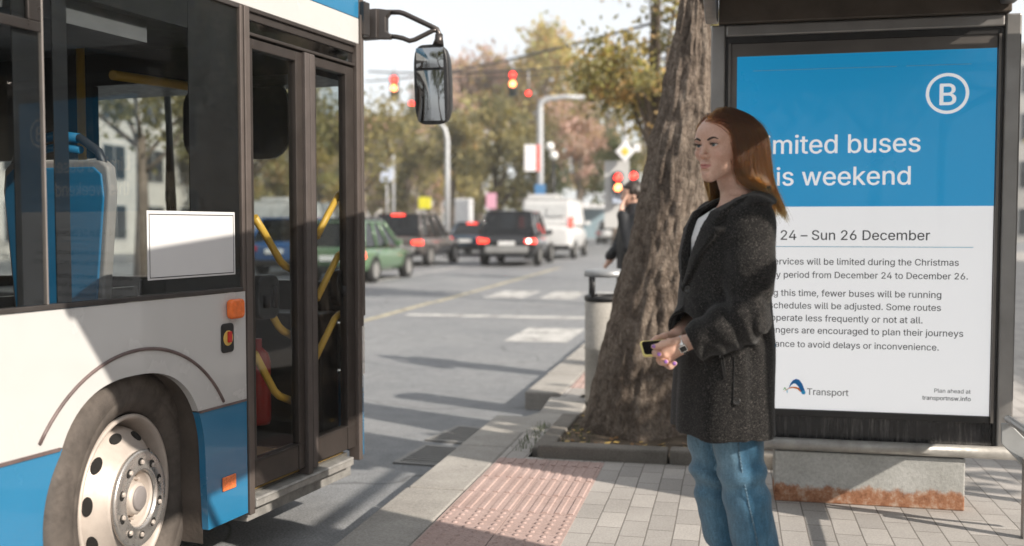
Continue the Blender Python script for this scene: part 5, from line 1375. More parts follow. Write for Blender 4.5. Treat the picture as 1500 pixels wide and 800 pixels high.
# ================================================================ trees
def bark_mat(name, c0, c1, c2):
    m = NT(name); v = m.coord(scale=(1, 1, .28)); v1 = m.coord()
    f = m.noise(v, 8, 9, .72, .6); f2 = m.noise(v1, 2.6, 6, .65); fine = m.noise(v1, 70, 6, .75); md = m.noise(v1, 17, 6, .7, .5)
    vo = m.n('ShaderNodeTexVoronoi', feature='DISTANCE_TO_EDGE'); vo.inputs['Scale'].default_value = 33
    wv = m.n('ShaderNodeVectorMath', operation='ADD'); nn = m.n('ShaderNodeTexNoise'); nn.inputs['Scale'].default_value = 9; nn.inputs['Detail'].default_value = 5
    sx = m.n('ShaderNodeVectorMath', operation='SCALE'); sx.inputs['Scale'].default_value = .09
    vv = m.coord(scale=(1, 1, .5)); m.l(vv, nn.inputs['Vector']); m.l(nn.outputs['Color'], sx.inputs[0]); m.l(vv, wv.inputs[0]); m.l(sx.outputs[0], wv.inputs[1]); m.l(wv.outputs[0], vo.inputs['Vector'])
    crack = m.ramp(vo.outputs[0], [(0, (0, 0, 0)), (.16, (1, 1, 1))])
    c = m.ramp(m.mix(.5, f, md), [(.34, c0), (.49, c1), (.64, c2)])
    c = m.mix(.5, c, m.ramp(f2, [(.3, (.28, .28, .28)), (.7, (.70, .69, .67))]), 'OVERLAY')
    c = m.mix(.5, c, m.ramp(fine, [(.3, (.2, .2, .2)), (.7, (.76, .76, .76))]), 'OVERLAY')
    c = m.mix(m.math('MULTIPLY', m.math('SUBTRACT', 1, crack), .30), c, tuple(x * .45 for x in c0))
    m.base(c); m.set(Roughness=.9, Specular_IOR_Level=.2); m.bump(m.mix(.45, m.mix(.25, md, crack), fine), .9, .025); return m.m
M_bark = bark_mat('grey brown bark', (.055, .041, .033), (.185, .148, .120), (.34, .285, .235))
M_bark2 = bark_mat('pale bark', (.16, .13, .11), (.26, .22, .18), (.34, .30, .26))
def leaf(name, c):
    m = NT(name); v = m.coord(); f = m.noise(v, .9, 3)
    m.base(m.ramp(f, [(.3, tuple(x * .7 for x in c)), (.7, tuple(x * 1.3 for x in c))])); m.set(Roughness=.6, Specular_IOR_Level=.3)
    tl = m.n('ShaderNodeBsdfTranslucent'); tl.inputs[0].default_value = (min(1, c[0] * 1.9), min(1, c[1] * 1.8), c[2] * 1.1, 1)
    mx = m.n('ShaderNodeMixShader'); mx.inputs[0].default_value = .35; m.l(m.b.outputs[0], mx.inputs[1]); m.l(tl.outputs[0], mx.inputs[2]); m.l(mx.outputs[0], m.out.inputs[0]); return m.m
LEAF_OLIVE = [leaf('olive leaf', (0.195, 0.177, 0.088)), leaf('dull olive leaf', (0.136, 0.132, 0.071)), leaf('yellow olive leaf', (0.295, 0.254, 0.118))]
LEAF_GOLD = [leaf('gold leaf', (0.413, 0.336, 0.130)), leaf('yellow green leaf', (0.319, 0.307, 0.118)), leaf('ochre leaf', (0.401, 0.277, 0.130))]
LEAF_DARK = [leaf('dark green leaf', (0.068, 0.085, 0.039)), leaf('deep green leaf', (0.094, 0.111, 0.050)), leaf('brown green leaf', (0.145, 0.129, 0.068))]
LEAF_BARE = [leaf('dry twig leaf', (0.411, 0.282, 0.245)), leaf('pinkish twig leaf', (0.463, 0.325, 0.295)), leaf('tan twig leaf', (0.342, 0.256, 0.216))]
# the leaning street tree: traced edges give its own axis and girth
TRY = 6.35
EDGE = [(0, 996, 1040), (60, 985, 1045), (120, 970, 1048), (170, 958, 1050), (220, 947, 1050), (270, 937, 1048), (330, 926, 1044), (380, 916, 1038), (420, 906, 1032), (480, 893, 1024), (560, 873, 1016), (610, 862, 1016), (640, 853, 1024), (656, 846, 1034)]
ax_pts = []
for y, xl, xr in EDGE[::-1]:
    c = on_y((xl + xr) / 2, y, TRY); r = (on_y(xr, y, TRY).x - on_y(xl, y, TRY).x) / 2; ax_pts.append((c.x, c.z, r))
ax_pts += [(.18, 2.9, .155), (.30, 3.4, .15), (.42, 3.9, .14)]
zs = np.array([p[1] for p in ax_pts]); xs_ = np.array([p[0] for p in ax_pts]); rs_ = np.array([p[2] for p in ax_pts])
street_tree = thing('street_tree', 'thick leaning grey brown tree trunk rising from the pit behind the woman', 'tree', (ax_pts[0][0], TRY, SZ))
NV, NU = 260, 150
zz = np.linspace(zs[0] - .06, 3.9, NV)[:, None]; th = np.linspace(0, 2 * np.pi, NU, endpoint=False)[None, :]
cxx = np.interp(zz, zs, xs_); rr = np.interp(zz, zs, rs_)
ct, st = np.cos(th), np.sin(th)
tw = th + zz * .25
fur = np.abs(vn1(ct * 2.2 + 5, st * 2.2 + 5, zz * 1.6 + 3)) * .5 + np.abs(vn2(ct * 5 + 9, st * 5 + 9, zz * 5)) * .5
knob = vn3(ct * 1.5 + 4, st * 1.5 + 4, zz * 1.3 + 7)
scale_ = np.abs(vn1(ct * 13 + 20, st * 13 + 20, zz * 9 + 2))
root = np.exp(-np.maximum(zz - zs[0], 0) / .16)
lob = np.cos(th * 5 + .8) * .5 + np.cos(th * 3 + 2.1) * .5
rad_ = rr * (1 + .10 * knob) + (fur - .28) * .045 - scale_ * .016 + vn2(ct * 9 + 3, st * 9 + 8, zz * 11) * .009 + root * lob * .055
X_ = cxx + rad_ * ct; Y_ = TRY + rad_ * st * .95; Z_ = zz + 0 * th
vs = np.stack([X_ - ax_pts[0][0], Y_ - TRY, Z_ - SZ], -1).reshape(-1, 3)
fs = [(j * NU + i, j * NU + (i + 1) % NU, (j + 1) * NU + (i + 1) % NU, (j + 1) * NU + i) for j in range(NV - 1) for i in range(NU)]
tb = MB(); tb.add(vs, fs, 0, True); tb.build('trunk', M_bark, street_tree)
def limbs(mb, base, d, L, r, depth, tips, spread=.6, rn=rng):
    pts = [base]; p = base.copy(); dd = d.normalized()
    for i in range(4):
        dd = (dd + Vector((rn.uniform(-.18, .18), rn.uniform(-.18, .18), rn.uniform(-.05, .16)))).normalized(); p = p + dd * L / 4; pts.append(p.copy())
    mb.tube(pts, [r * (1 - .12 * i) for i in range(5)], 8)
    tips.append(p.copy()); tips.append((pts[2] + p) / 2)
    if depth:
        for q in range(3):
            nd = (dd + Vector((rn.uniform(-1, 1), rn.uniform(-1, 1), rn.uniform(-.2, .7))) * spread).normalized(); limbs(mb, pts[rn.choice((3, 4))], nd, L * .72, r * .55, depth - 1, tips, spread, rn)
def leaves(mb, centers, n, size, spread, nm, rs, flatz=.8):
    """n leaf-sized faces scattered round the centres"""
    C_ = np.array(centers); k = rs.integers(0, len(C_), n); P = C_[k] + rs.normal(0, 1, (n, 3)) * np.array([spread, spread, spread * flatz])
    A = rs.normal(size=(n, 3)); A /= np.linalg.norm(A, axis=1)[:, None]; B = rs.normal(size=(n, 3)); B -= A * (A * B).sum(1)[:, None]; B /= np.linalg.norm(B, axis=1)[:, None]
    s_ = size * rs.uniform(.6, 1.4, (n, 1)); A = A * s_; B = B * s_ * .62
    vs = np.stack([P - A, P - B * .9, P + A, P + B * .9], 1).reshape(-1, 3); o = len(mb.v)
    mb.v += [tuple(p) for p in vs]; mb.f += [(o + 4 * i, o + 4 * i + 1, o + 4 * i + 2, o + 4 * i + 3) for i in range(n)]
    hs = rs.integers(0, nm, len(C_)); mb.mi += [int(hs[c]) if rs.random() < .7 else int(rs.integers(0, nm)) for c in k]; mb.sm += [False] * n
tips = []; lb = MB(); r3 = random.Random(3)
for d in ((-.5, .3, 1), (.6, .1, 1), (.1, .8, .9), (.3, -.5, 1.1)): limbs(lb, Vector((.42 - ax_pts[0][0], 0, 3.75 - SZ)), Vector(d), 1.9, .085, 2, tips, .7, r3)
lb.build('branch', M_bark, street_tree)
tips = [t for t in tips if t.z > 3.7]
lv = MB(); leaves(lv, [tuple(t) for t in tips], 2600, .06, .42, 3, np.random.default_rng(3)); lv.build('crown', LEAF_GOLD, street_tree, recalc=False)

def make_tree(name, label, px, base_y, t, top, bot, wpx, mats, n=1500, seed=0, cat='tree', group=None, bark=None, trunk_px=None, blobs=9, leafk=1.0):
    """a tree at picture column px, t metres ahead; its crown spans picture rows top..bot and is wpx wide"""
    rs = np.random.default_rng(seed); rn = random.Random(seed)
    b = at_depth(px, 330, t); z0 = gz(b.y); k = t / FPX
    zt = at_depth(px, top, t).z - z0; zb_ = max(.3, at_depth(px, bot, t).z - z0); w = wpx * k / 2
    r = thing(name, label, cat, (b.x, b.y, z0), 0, group)
    tk = MB(); tr_ = max(.09, w * .07)
    tk.tube([(0, 0, -.1), (rn.uniform(-.1, .1), rn.uniform(-.1, .1), zb_ * .6 + .3), (rn.uniform(-.2, .2), rn.uniform(-.2, .2), zb_ + (zt - zb_) * .35), (0, 0, zb_ + (zt - zb_) * .7)], [tr_ * 1.4, tr_, tr_ * .7, tr_ * .3], 8)
    cs = []
    for q in range(blobs):
        a = rn.uniform(0, 6.28); h = rn.uniform(.12, .92); e = math.sin(min(1, h * 1.1 + .15) * math.pi) ** .6
        rad = w * e * rn.uniform(.25, .85); c = Vector((rad * math.cos(a), rad * math.sin(a) * .9, zb_ + (zt - zb_) * h)); cs.append(c)
        tk.tube([(0, 0, zb_ * .7 + (c.z - zb_) * .3), (c.x * .5, c.y * .5, (zb_ + c.z) / 2 + .1), tuple(c)], [tr_ * .5, tr_ * .3, tr_ * .1], 5)
    tk.build('trunk', bark or M_bark, r)
    n = int(n * 1.35); sub = []
    for c in cs:
        for q in range(7): sub.append(tuple(c + Vector((rn.gauss(0, 1), rn.gauss(0, 1), rn.gauss(0, .8))) * w * .22))
    lv = MB(); leaves(lv, sub, n, max(.09, w * .055) * leafk, w * .11, len(mats), rs); lv.build('crown', mats, r, recalc=False)
    return r
TG = 'trees beyond the junction'
trees = [
 # px, t, top, bot, w, mats, n, label
 (594, 62, 175, 312, 140, LEAF_OLIVE, 2200, 'olive street tree just right of the bus front'),
 (664, 58, 160, 312, 120, LEAF_OLIVE, 2400, 'olive tree behind the bent lamp post'),
 (728, 55, 150, 312, 150, LEAF_OLIVE, 2800, 'broad olive tree above the black car roof'),
 (700, 96, 78, 215, 190, LEAF_BARE + LEAF_GOLD[:1], 2600, 'tall tan tree far behind the olive row'),
 (800, 92, 62, 220, 190, LEAF_GOLD, 2600, 'tall golden tree far behind the lamp with an arm'),
 (848, 52, 165, 296, 130, LEAF_BARE, 1800, 'nearly bare pinkish tree with a pale trunk above the van'),
 (890, 84, 95, 260, 130, LEAF_OLIVE + LEAF_GOLD[:1], 2200, 'yellow green tree far back beside the leaning trunk'),
 (900, 48, 195, 318, 110, LEAF_DARK, 1800, 'dark green tree beside the pole with the diamond sign'),
 (790, 66, 195, 312, 120, LEAF_DARK, 2000, 'dark green tree under the arm of the lamp'),
 (545, 74, 195, 312, 120, LEAF_OLIVE, 1800, 'far olive tree beside the bus front pillar'),
 (470, 60, 190, 312, 150, LEAF_GOLD, 2200, 'yellow tree seen through the second door leaf'),
 (390, 56, 200, 312, 150, LEAF_OLIVE + LEAF_GOLD, 2200, 'yellow olive tree seen through the first door leaf'),
 (300, 50, 190, 312, 150, LEAF_OLIVE, 1600, 'olive tree hidden behind the bus cab'),
 (950, 60, 110, 312, 140, LEAF_OLIVE, 1800, 'olive tree behind the leaning trunk'),
 (1010, 52, 60, 312, 140, LEAF_GOLD, 1600, 'gold tree behind the poster case edge'),
 (640, 88, 120, 250, 130, LEAF_BARE + LEAF_OLIVE[:1], 1800, 'brownish far tree behind the bus mirror'),
 (690, 72, 185, 312, 120, LEAF_GOLD, 2200, 'pale gold tree between the two lamp posts'),
 (625, 80, 215, 312, 120, LEAF_BARE + LEAF_OLIVE[:1], 1800, 'pale brownish tree behind the yellow sign'),
 (565, 90, 190, 300, 110, LEAF_OLIVE + LEAF_BARE[:1], 1800, 'far olive brown tree before the red roofed house'),
 (850, 100, 120, 280, 150, LEAF_OLIVE + LEAF_GOLD[:1], 2200, 'far yellow olive tree behind the nearly bare one'),
 (760, 100, 95, 240, 150, LEAF_OLIVE + LEAF_BARE[:1], 2000, 'olive brown far tree between the tan and golden crowns'),
]
for i, (px, t, top, bot, w, ms, n, lab) in enumerate(trees):
    make_tree('background_tree', lab, px, 0, t, top, bot, w, ms, n, 20 + i, group=TG, bark=M_bark2 if ms is LEAF_BARE else None, blobs=11)
make_tree('overhanging_tree', 'yellow leaved street tree hanging over the pavement behind the trunk', 962, 0, 17, -150, 190, 235, LEAF_GOLD + LEAF_OLIVE[:2], 7000, 77, blobs=22, leafk=.62)
# trees and a building across from the bus side: they darken its glass and throw the broken shade on the stop
r5 = random.Random(5)
def shade_tree(x, y, h, w, seed, label, n=2600, ms=LEAF_DARK):
    rs = np.random.default_rng(seed); rn = random.Random(seed); r = thing('shade_tree', label, 'tree', (x, y, SZ), 0, 'trees along the back of the pavement')
    tk = MB(); tp = []
    tk.tube([(0, 0, -.1), (.05, .05, h * .25), (.1, -.05, h * .5)], [.2, .16, .12], 12)
    for q in range(5): limbs(tk, Vector((.08, 0, h * (.36 + .03 * q))), Vector((math.cos(q * 1.26), math.sin(q * 1.26), .9)), w * .62, .07, 1, tp, .6, rn)
    tk.build('trunk', M_bark, r)
    lv = MB(); leaves(lv, [tuple(t) for t in tp], n, .11, w * .16, 3, rs); lv.build('crown', ms, r, recalc=False); return r
shade_tree(9.5, -8, 7.5, 3.2, 1, 'dark street tree at the back of the pavement behind the camera side')
shade_tree(5.2, 4.35, 5.0, 1.5, 2, 'small olive street tree beside the shelter end', 700, LEAF_OLIVE)
shade_tree(14, 9, 7.6, 3.4, 4, 'dark street tree before the shop building nearest the stop', 3600)
shade_tree(13.5, 15.5, 8.0, 3.6, 6, 'dark street tree before the shop building next but one to the stop', 3600)
shade_tree(14, 23, 8.0, 3.6, 8, 'dark street tree before the far end of the shop building', 3600)
shade_tree(-1.5, -14, 7.5, 3.6, 9, 'dark street tree at the kerb back along the road', 3000)
shade_tree(3.5, -17, 8.0, 3.6, 10, 'dark street tree on the pavement back along the road', 3000, LEAF_OLIVE)
shade_tree(-12.5, -16, 8.0, 3.6, 11, 'dark street tree on the far kerb back along the road', 3000)
for i, (x, y, h) in enumerate(((-15.5, 24, 7.5), (-16, 31, 8), (-15, 39, 7.5), (-17, 17, 7), (-16, 9, 7.5))):
    shade_tree(x, y, h, 3.3, 40 + i, 'olive street tree on the far pavement across the road, ' + ('third beyond the bus', 'fourth beyond the bus', 'farthest before the white block', 'second past the bus windows', 'nearest behind the bus')[i], 2400, LEAF_OLIVE)
for i, (x, y, h, lab) in enumerate(((14, 33, 8, 'olive street tree past the shop building on the kiosk side'), (19, 44, 9, 'olive street tree farthest along the wide pavement'), (9, 52, 8, 'golden street tree where the wide pavement meets the junction'))):
    shade_tree(x, y, h, 3.6, 50 + i, lab, 2600, LEAF_OLIVE if i < 2 else LEAF_GOLD)
# ================================================================ buildings
M_plaster = concrete('pale plaster', (.42, .40, .37), (.55, .53, .49), .6, .1, False); M_win = mat('dark window pane', (.03, .035, .04), .08, var=.3); M_rooft = mat('red roof tile', (.33, .17, .13), .8, var=.25, vscale=3); M_ochre = concrete('ochre plaster', (.36, .27, .19), (.46, .36, .26), .6, .1, False)
def building(name, label, x, y, rz, w, d, h, wallm, cols, rows, roof=True, group=None, zbase=0):
    b = thing(name, label, 'building', (x, y, zbase), rz, group)
    wl_ = MB(); wl_.box(-w / 2, w / 2, 0, d, -.3, h); wl_.build('wall', wallm, b)
    for r_ in range(rows):
        for c in range(cols):
            xx = -w / 2 + (c + .5) * w / cols; z0 = .9 + r_ * (h - .6) / rows; ww = w / cols * .26; hh = (h - .6) / rows * .56
            fr = MB(); fr.box(xx - ww - .06, xx + ww + .06, -.05, -.003, z0 - .06, z0 + hh + .06); fo = fr.build('window', M_white, b)
            pn = MB(); pn.box(xx - ww, xx - .03, -.06, -.052, z0, z0 + hh); pn.box(xx + .03, xx + ww, -.06, -.052, z0, z0 + hh); pn.build('pane', M_win, fo)
    if roof:
        rf = MB(); e = .5; rf.prism([(-w / 2 - e, -e, h), (-w / 2 - e, d + e, h), (-w / 2 - e, d / 2, h + d * .28)], (w + 2 * e, 0, 0)); rf.build('roof', M_rooft, b)
    else:
        rf = MB(); rf.box(-w / 2 - .2, w / 2 + .2, -.2, d + .2, h, h + .4); rf.build('cornice', M_plaster, b)
    return b
bp = at_depth(556, 240, 115); building('apartment_house', 'pale house with a red tiled roof far behind the trees beside the bus', bp.x, bp.y, R(20), 13, 9, 12.2, M_plaster, 5, 4, True)
bp = at_depth(640, 240, 118)
building('apartment_block', 'long pale apartment block across the road beyond the bus', -24, 6, R(90), 34, 10, 13, M_plaster, 11, 4, False)
building('apartment_block', 'long white apartment block far along the other side of the road', -27, 46, R(90), 34, 10, 14, M_plaster, 11, 5, False)
building('apartment_block', 'ochre apartment block across the road behind the bus tail', -24, -22, R(90), 18, 10, 11, M_ochre, 6, 3, False)
building('shop_building', 'pale shop building at the back of the wide pavement', 17, 6, R(-90), 46, 10, 9, M_ochre, 13, 3, False)
building('apartment_block', 'pale apartment block closing the view at the end of the wide pavement', 34, 68, R(-12), 40, 11, 13, M_plaster, 12, 4, False)
# ================================================================ cars
M_chrome = mat('bright trim', (.62, .62, .62), .2, .9); M_tyreb = mat('car tyre', (.02, .02, .02), .8); M_plate = mat('number plate', (.78, .78, .77), .4)
def lampm(name, c, e): return mat(name, c, .2, emit=c, estr=e)
M_tail = lampm('lit tail lamp', (.85, .04, .02), 2.2); M_brake = lampm('lit brake lamp', (1, .05, .03), 2.4); M_rev = lampm('bright lamp', (1, .82, .7), 6.0); M_taildull = mat('tail lamp', (.45, .02, .015), .15)
def paintm(name, c, rough=.18): return mat(name, c, rough, .1, var=.05, coat=.8)
def car(label, px, ybot, t, yaw, L, W, Hh, style, body, name='car', brake=False, group='cars waiting at the junction', third=False, glint=False):
    """rear centre of the car seen at picture point (px, ybot), t metres ahead, heading yaw to the right of the road"""
    p = at_depth(px, ybot, t); o = thing(name, label, 'van' if style == 'van' else 'car', (p.x, p.y, gz(p.y)), -yaw, group)
    hw = W / 2; bel = {'suv': .56, 'hatch': .58, 'sedan': .62, 'van': .56}[style] * Hh; zb = .22 * (1.5 if style in ('suv', 'van') else 1)
    hood = {'suv': .62, 'hatch': .60, 'sedan': .62, 'van': .60}[style] * Hh
    st = {'suv': [(0.0, .52, 0), (.06, .99, 1), (.35, 1, 1), (L * .5, 1, 1), (L - .7, .98, .95), (L - .12, .88, .86), (L, .70, .70)],
          'hatch': [(0.0, .70, 0), (.08, .96, 1), (.4, 1, 1), (L * .5, 1, 1), (L - .7, .97, .93), (L - .12, .86, .82), (L, .66, .66)],
          'sedan': [(0.0, .68, 0), (.08, .95, .96), (.6, 1, 1), (L * .5, 1, 1), (L - .7, .97, .92), (L - .12, .86, .80), (L, .66, .62)],
          'van': [(0.0, .9, 0), (.03, .99, 1), (.4, 1, 1), (L * .5, 1, 1), (L - .7, .98, .9), (L - .12, .88, .78), (L, .70, .6)]}[style]
    bm2 = MB(); secs = []
    for y, k, hk in st:
        w_ = hw * (k if k > .6 else .86); b_ = bel * (hk if hk else .96); z0 = zb + (.10 if hk == 0 else .0)
        half = [(0, z0), (w_ * .80, z0), (w_ * .97, z0 + .10), (w_, (z0 + b_) / 2), (w_ * .985, b_ - .09), (w_ * .90, b_), (0, b_ + .015)]
        ring = half + [(-a, b) for a, b in half[-2:0:-1]]; secs.append([Vector((a, y, b)) for a, b in ring])
    n = len(secs[0]); vs = [p for s_ in secs for p in s_]
    bm2.add(vs, [(i * n + j, i * n + (j + 1) % n, (i + 1) * n + (j + 1) % n, (i + 1) * n + j) for i in range(len(secs) - 1) for j in range(n)] + [tuple(range(n - 1, -1, -1)), tuple(range((len(secs) - 1) * n, len(secs) * n))], 0, True)
    bm2.build('body', body, o, sub=1)
    g0, g1, r0, r1 = {'suv': (.10, L * .64, .40, L * .50), 'hatch': (.12, L * .66, .55, L * .48), 'sedan': (.55, L * .66, 1.25, L * .50), 'van': (.03, L * .86, .10, L * .72)}[style]
    wb, wt = hw * .90, hw * (.74 if style != 'van' else .86)
    gh = MB(); B4 = [(-wb, g0), (wb, g0), (wb, g1), (-wb, g1)]; T4 = [(-wt, r0), (wt, r0), (wt, r1), (-wt, r1)]
    vb = [Vector((a, b, bel - .01)) for a, b in B4] + [Vector((a, b, Hh - .055)) for a, b in T4]
    gh.add(vb, [(0, 1, 5, 4), (1, 2, 6, 5), (2, 3, 7, 6), (3, 0, 4, 7), (4, 5, 6, 7), (3, 2, 1, 0)]); gh.build('side_glass' if style != 'van' else 'cab_glass', M_glassdark if style != 'van' else body, o, bevel=.04, seg=3)
    inn_ = MB(); inn_.box(-wb * .8, wb * .8, g0 + .3, g1 - .7, bel - .3, bel + .22); inn_.build('seats', M_rubber, o, bevel=.1)
    rf = MB(); rv = [(-wt - .012, r0 - .03), (wt + .012, r0 - .03), (wt + .012, r1 + .05), (-wt - .012, r1 + .05)]
    rf.prism([(a, b, Hh - .06) for a, b in rv], (0, 0, .055)); rf.build('roof', body, o, bevel=.05, seg=4)
    PL = [([vb[i], vb[i + 4]], [.055, .045]) for i in range(4)]
    for k in (.36, .68):
        for s_ in (-1, 1):
            y0 = g0 + (g1 - g0) * k; y1 = r0 + (r1 - r0) * k; PL.append(([(s_ * wb, y0, bel), (s_ * wt, y1, Hh - .05)], .04))
    if style != 'van':
        for a_, b_ in PL: MB().tube(a_, b_, 8).build('window_pillar', body, o)
    for s_ in (-1, 1):
        for yy in (L * .19, L * .80):
            w0 = MB(); rw = .33 if style in ('hatch', 'sedan') else .38; Mx = Matrix.Translation((s_ * (hw - .09), yy, rw)) @ Matrix.Rotation(R(90) * s_, 4, 'Y')
            w0.lathe([(rw * .62, .10), (rw * .9, .11), (rw, .07), (rw, -.1), (rw * .6, -.12)], 28, Mx, closed=True); wo = w0.build('wheel', M_tyreb, o)
            w1 = MB(); w1.lathe([(rw * .62, .09), (rw * .5, .07), (.05, .09), (.0001, .09)], 20, Mx); w1.build('hubcap', M_alu, wo)
    # tail: lamps, plate, bumper, handle strip
    lamp_z = bel - .20 if style != 'van' else bel + .1; TM = M_brake if brake else M_taildull
    for s_ in (-1, 1):
        q = MB()
        if style == 'van': q.box(s_ * hw * .97 - .06, s_ * hw * .97 + .06, -.02, .10, lamp_z - .22, lamp_z + .22)
        else: q.prism([(s_ * hw * .60, -.012, lamp_z + .07), (s_ * hw * .95, -.0, lamp_z + .10), (s_ * hw * .985, .0, lamp_z - .06), (s_ * hw * .62, -.012, lamp_z - .05)], (0, .16, 0))
        q.build('tail_lamp', TM if not (glint and s_ > 0) else M_brake, o, bevel=.015)
        if glint and s_ > 0: q = MB(); q.lathe([(.0001, .0), (.06, .0)], 16, Matrix.Translation((hw * .74, -.02, lamp_z + .02)) @ Matrix.Rotation(R(90), 4, 'X')); q.build('lamp_glint', M_rev, o)
    if third: q = MB(); q.box(-.22, .22, r0 - .06, r0 - .02, Hh - .10, Hh - .045); q.build('brake_strip', M_brake, o)
    q = MB(); q.box(-.27, .27, -.035, -.012, bel - .32, bel - .19); q.build('number_plate', M_plate, o)
    q = MB(); q.box(-hw * .92, hw * .92, -.06, .10, zb + .04, zb + .22); q.build('bumper', M_black, o, bevel=.03)
    if style == 'suv': q = MB(); q.box(-hw * .72, hw * .72, -.075, .02, zb + .12, zb + .34); q.build('bumper_trim', M_alu, o, bevel=.03); 
    if style == 'van':
        q = MB(); q.box(-hw * .78, -.03, -.012, -.002, bel + .35, Hh - .25); q.box(.03, hw * .78, -.012, -.002, bel + .35, Hh - .25); q.build('rear_glass', mat('frosted panel', (.62, .63, .63), .4), o)
        q = MB(); q.box(-hw * .86, hw * .3, r0 + .6, r0 + 2.2, Hh, Hh + .16); q.build('roof_box', M_white, o, bevel=.04)
    for s_ in (-1, 1):
        q = MB(); q.box(s_ * (hw + .09) - .09, s_ * (hw + .09) + .09, g1 - .55, g1 - .43, bel + .02, bel + .17); q.build('door_mirror', body, o, bevel=.03)
    return o
car('black four wheel drive car with lit tail lamps and a silver bumper strip', 742, 387, 32, R(-2.5), 4.7, 1.95, 1.82, 'suv', paintm('black car paint', (.012, .012, .014)), brake=True, glint=True)
car('brown grey four wheel drive car with a red brake strip on its roof', 578, 388, 32, R(1), 4.6, 1.9, 1.75, 'suv', paintm('brown grey paint', (.10, .088, .082)), brake=True, third=True)
car('small green hatchback half hidden by the bus front', 484, 398, 23.5, R(1), 3.9, 1.72, 1.5, 'hatch', paintm('green paint', (.10, .18, .095)), brake=True)
car('dark blue saloon car between the two four wheel drives', 681, 375, 42, R(0), 4.5, 1.8, 1.45, 'sedan', paintm('dark blue paint', (.02, .045, .075)), brake=True, third=True)
car('tall white van in the kerbside lane past the black car', 800, 378, 38, R(-1), 5.4, 2.0, 2.35, 'van', paintm('white van paint', (.72, .72, .71), .35), name='van', brake=True)
car('bright blue hatchback seen through the bus door glass', 402, 398, 27, R(2), 4.0, 1.75, 1.6, 'hatch', paintm('blue paint', (.02, .09, .25)))
car('white van seen through the bus door glass above the blue car', 398, 372, 40, R(2), 5.4, 2.0, 2.3, 'van', paintm('white van paint', (.72, .72, .71), .35), name='van')
car('dark grey car seen through the second bus door leaf', 484, 397, 29, R(2), 4.5, 1.8, 1.6, 'hatch', paintm('dark grey paint', (.03, .033, .04)), brake=True)
car('white car far down the kerbside lane beside the trunk', 893, 352, 62, R(0), 4.4, 1.8, 1.5, 'hatch', paintm('white car paint', (.72, .72, .72)))
# ================================================================ signals, lamps, signs, wires
M_grey = mat('galvanised pole', (.42, .43, .44), .5, .3); M_sigred = lampm('lit red signal', (1, .03, .02), 6); M_sigamb = lampm('lit amber signal', (1, .28, .09), 6); M_off = mat('unlit lens', (.03, .04, .035), .2)
def signal(label, px, ytop, t, lit=('r', 'a', 0), pole=None, size=1.0, backing=False, yaw=R(12)):
    p = at_depth(px, ytop, t); o = thing('traffic_signal', label, 'traffic light', (p.x, p.y, p.z), yaw, 'traffic lights at the junction'); s_ = size
    b = MB(); b.box(-.17 * s_, .17 * s_, 0, .2, -.34 * s_ * len(lit), 0); b.build('housing', M_black, o, bevel=.03)
    if backing: b = MB(); b.box(-.30, .30, .205, .22, -1.35, .28); b.build('backboard', M_white, o)
    for i, q in enumerate(lit):
        l = MB(); l.lathe([(.0001, .03), (.08 * s_, .022), (.125 * s_, 0)], 20, Matrix.Translation((0, -.003, -.17 * s_ - .34 * s_ * i)) @ Matrix.Rotation(R(90), 4, 'X')); l.build('lens', {'r': M_sigred, 'a': M_sigamb, 0: M_off}[q], o)
        v_ = MB(); v_.tube([(.14 * s_ * math.cos(a), -.08, -.17 * s_ - .34 * s_ * i + .14 * s_ * math.sin(a)) for a in np.linspace(0, math.pi, 9)], .03, 5); v_.build('visor', M_black, o)
    if pole: b = MB(); b.tube([(0, .12, .02), (0, .12, pole)], .03, 8); b.build('hanger', M_grey, o)
    return o
signal('traffic light on the wire over the road near the bus mirror showing red and amber', 577, 110, 40, pole=.35)
signal('small traffic light head seen edge on behind the bus mirror with one red glow', 603, 147, 42, lit=('r', 0), size=.8, pole=1.2)
signal('traffic light on the wire over the black car showing red and amber', 751, 104, 40, pole=.4)
signal('small red side light next to the hanging signal over the black car', 774, 132, 41, lit=('r',), size=.72, pole=.9)
SGY = 24
signal('kerbside traffic light on a pole left of the trunk showing red and amber', 905, 252, SGY, backing=True, size=.72)
signal('kerbside red pedestrian light half hidden by the trunk', 928, 250, SGY + .6, lit=('r', 0), size=.72)
def pole_thing(name, label, cat, pts_px, t, r=.09, mat_=None, group=None, extra=None):
    b = at_depth(pts_px[0][0], pts_px[0][1], t); z0 = gz(b.y); o = thing(name, label, cat, (b.x, b.y, z0), 0, group); mb = MB()
    P = [at_depth(x, y, t) - Vector((b.x, b.y, z0)) for x, y in pts_px]; P[0] = Vector((0, 0, -.05)); rr_ = [r * (1 - .45 * i / (len(P) - 1)) for i in range(len(P))]
    mb.tube(P, rr_, 10); mb.build('post', mat_ or M_grey, o)
    if extra: extra(o, P)
    return o
def head(o, P):
    h = MB(); q = P[-1]; h.box(q.x - .35, q.x + .1, q.y - .12, q.y + .12, q.z - .1, q.z + .02); h.build('lamp_head', M_alu, o, bevel=.03)
pole_thing('street_lamp', 'pale street lamp post bending left behind the bus mirror', 'street lamp', [(655, 345), (655, 260), (655, 205), (652, 190), (644, 180), (634, 176)], 40, .13, group='street lamps', extra=head)
pole_thing('street_lamp', 'pale street lamp post with a long arm to the right above the van', 'street lamp', [(791, 345), (791, 240), (791, 160), (793, 149), (802, 145), (828, 142), (856, 143)], 44, .17, group='street lamps', extra=head)
pole_thing('street_lamp', 'far bent street lamp beside the bus corner', 'street lamp', [(576, 345), (576, 250), (575, 220), (570, 209), (560, 205), (552, 206)], 55, .11, group='street lamps', extra=head)
M_globe = mat('white lamp globe', (.8, .8, .78), .3)
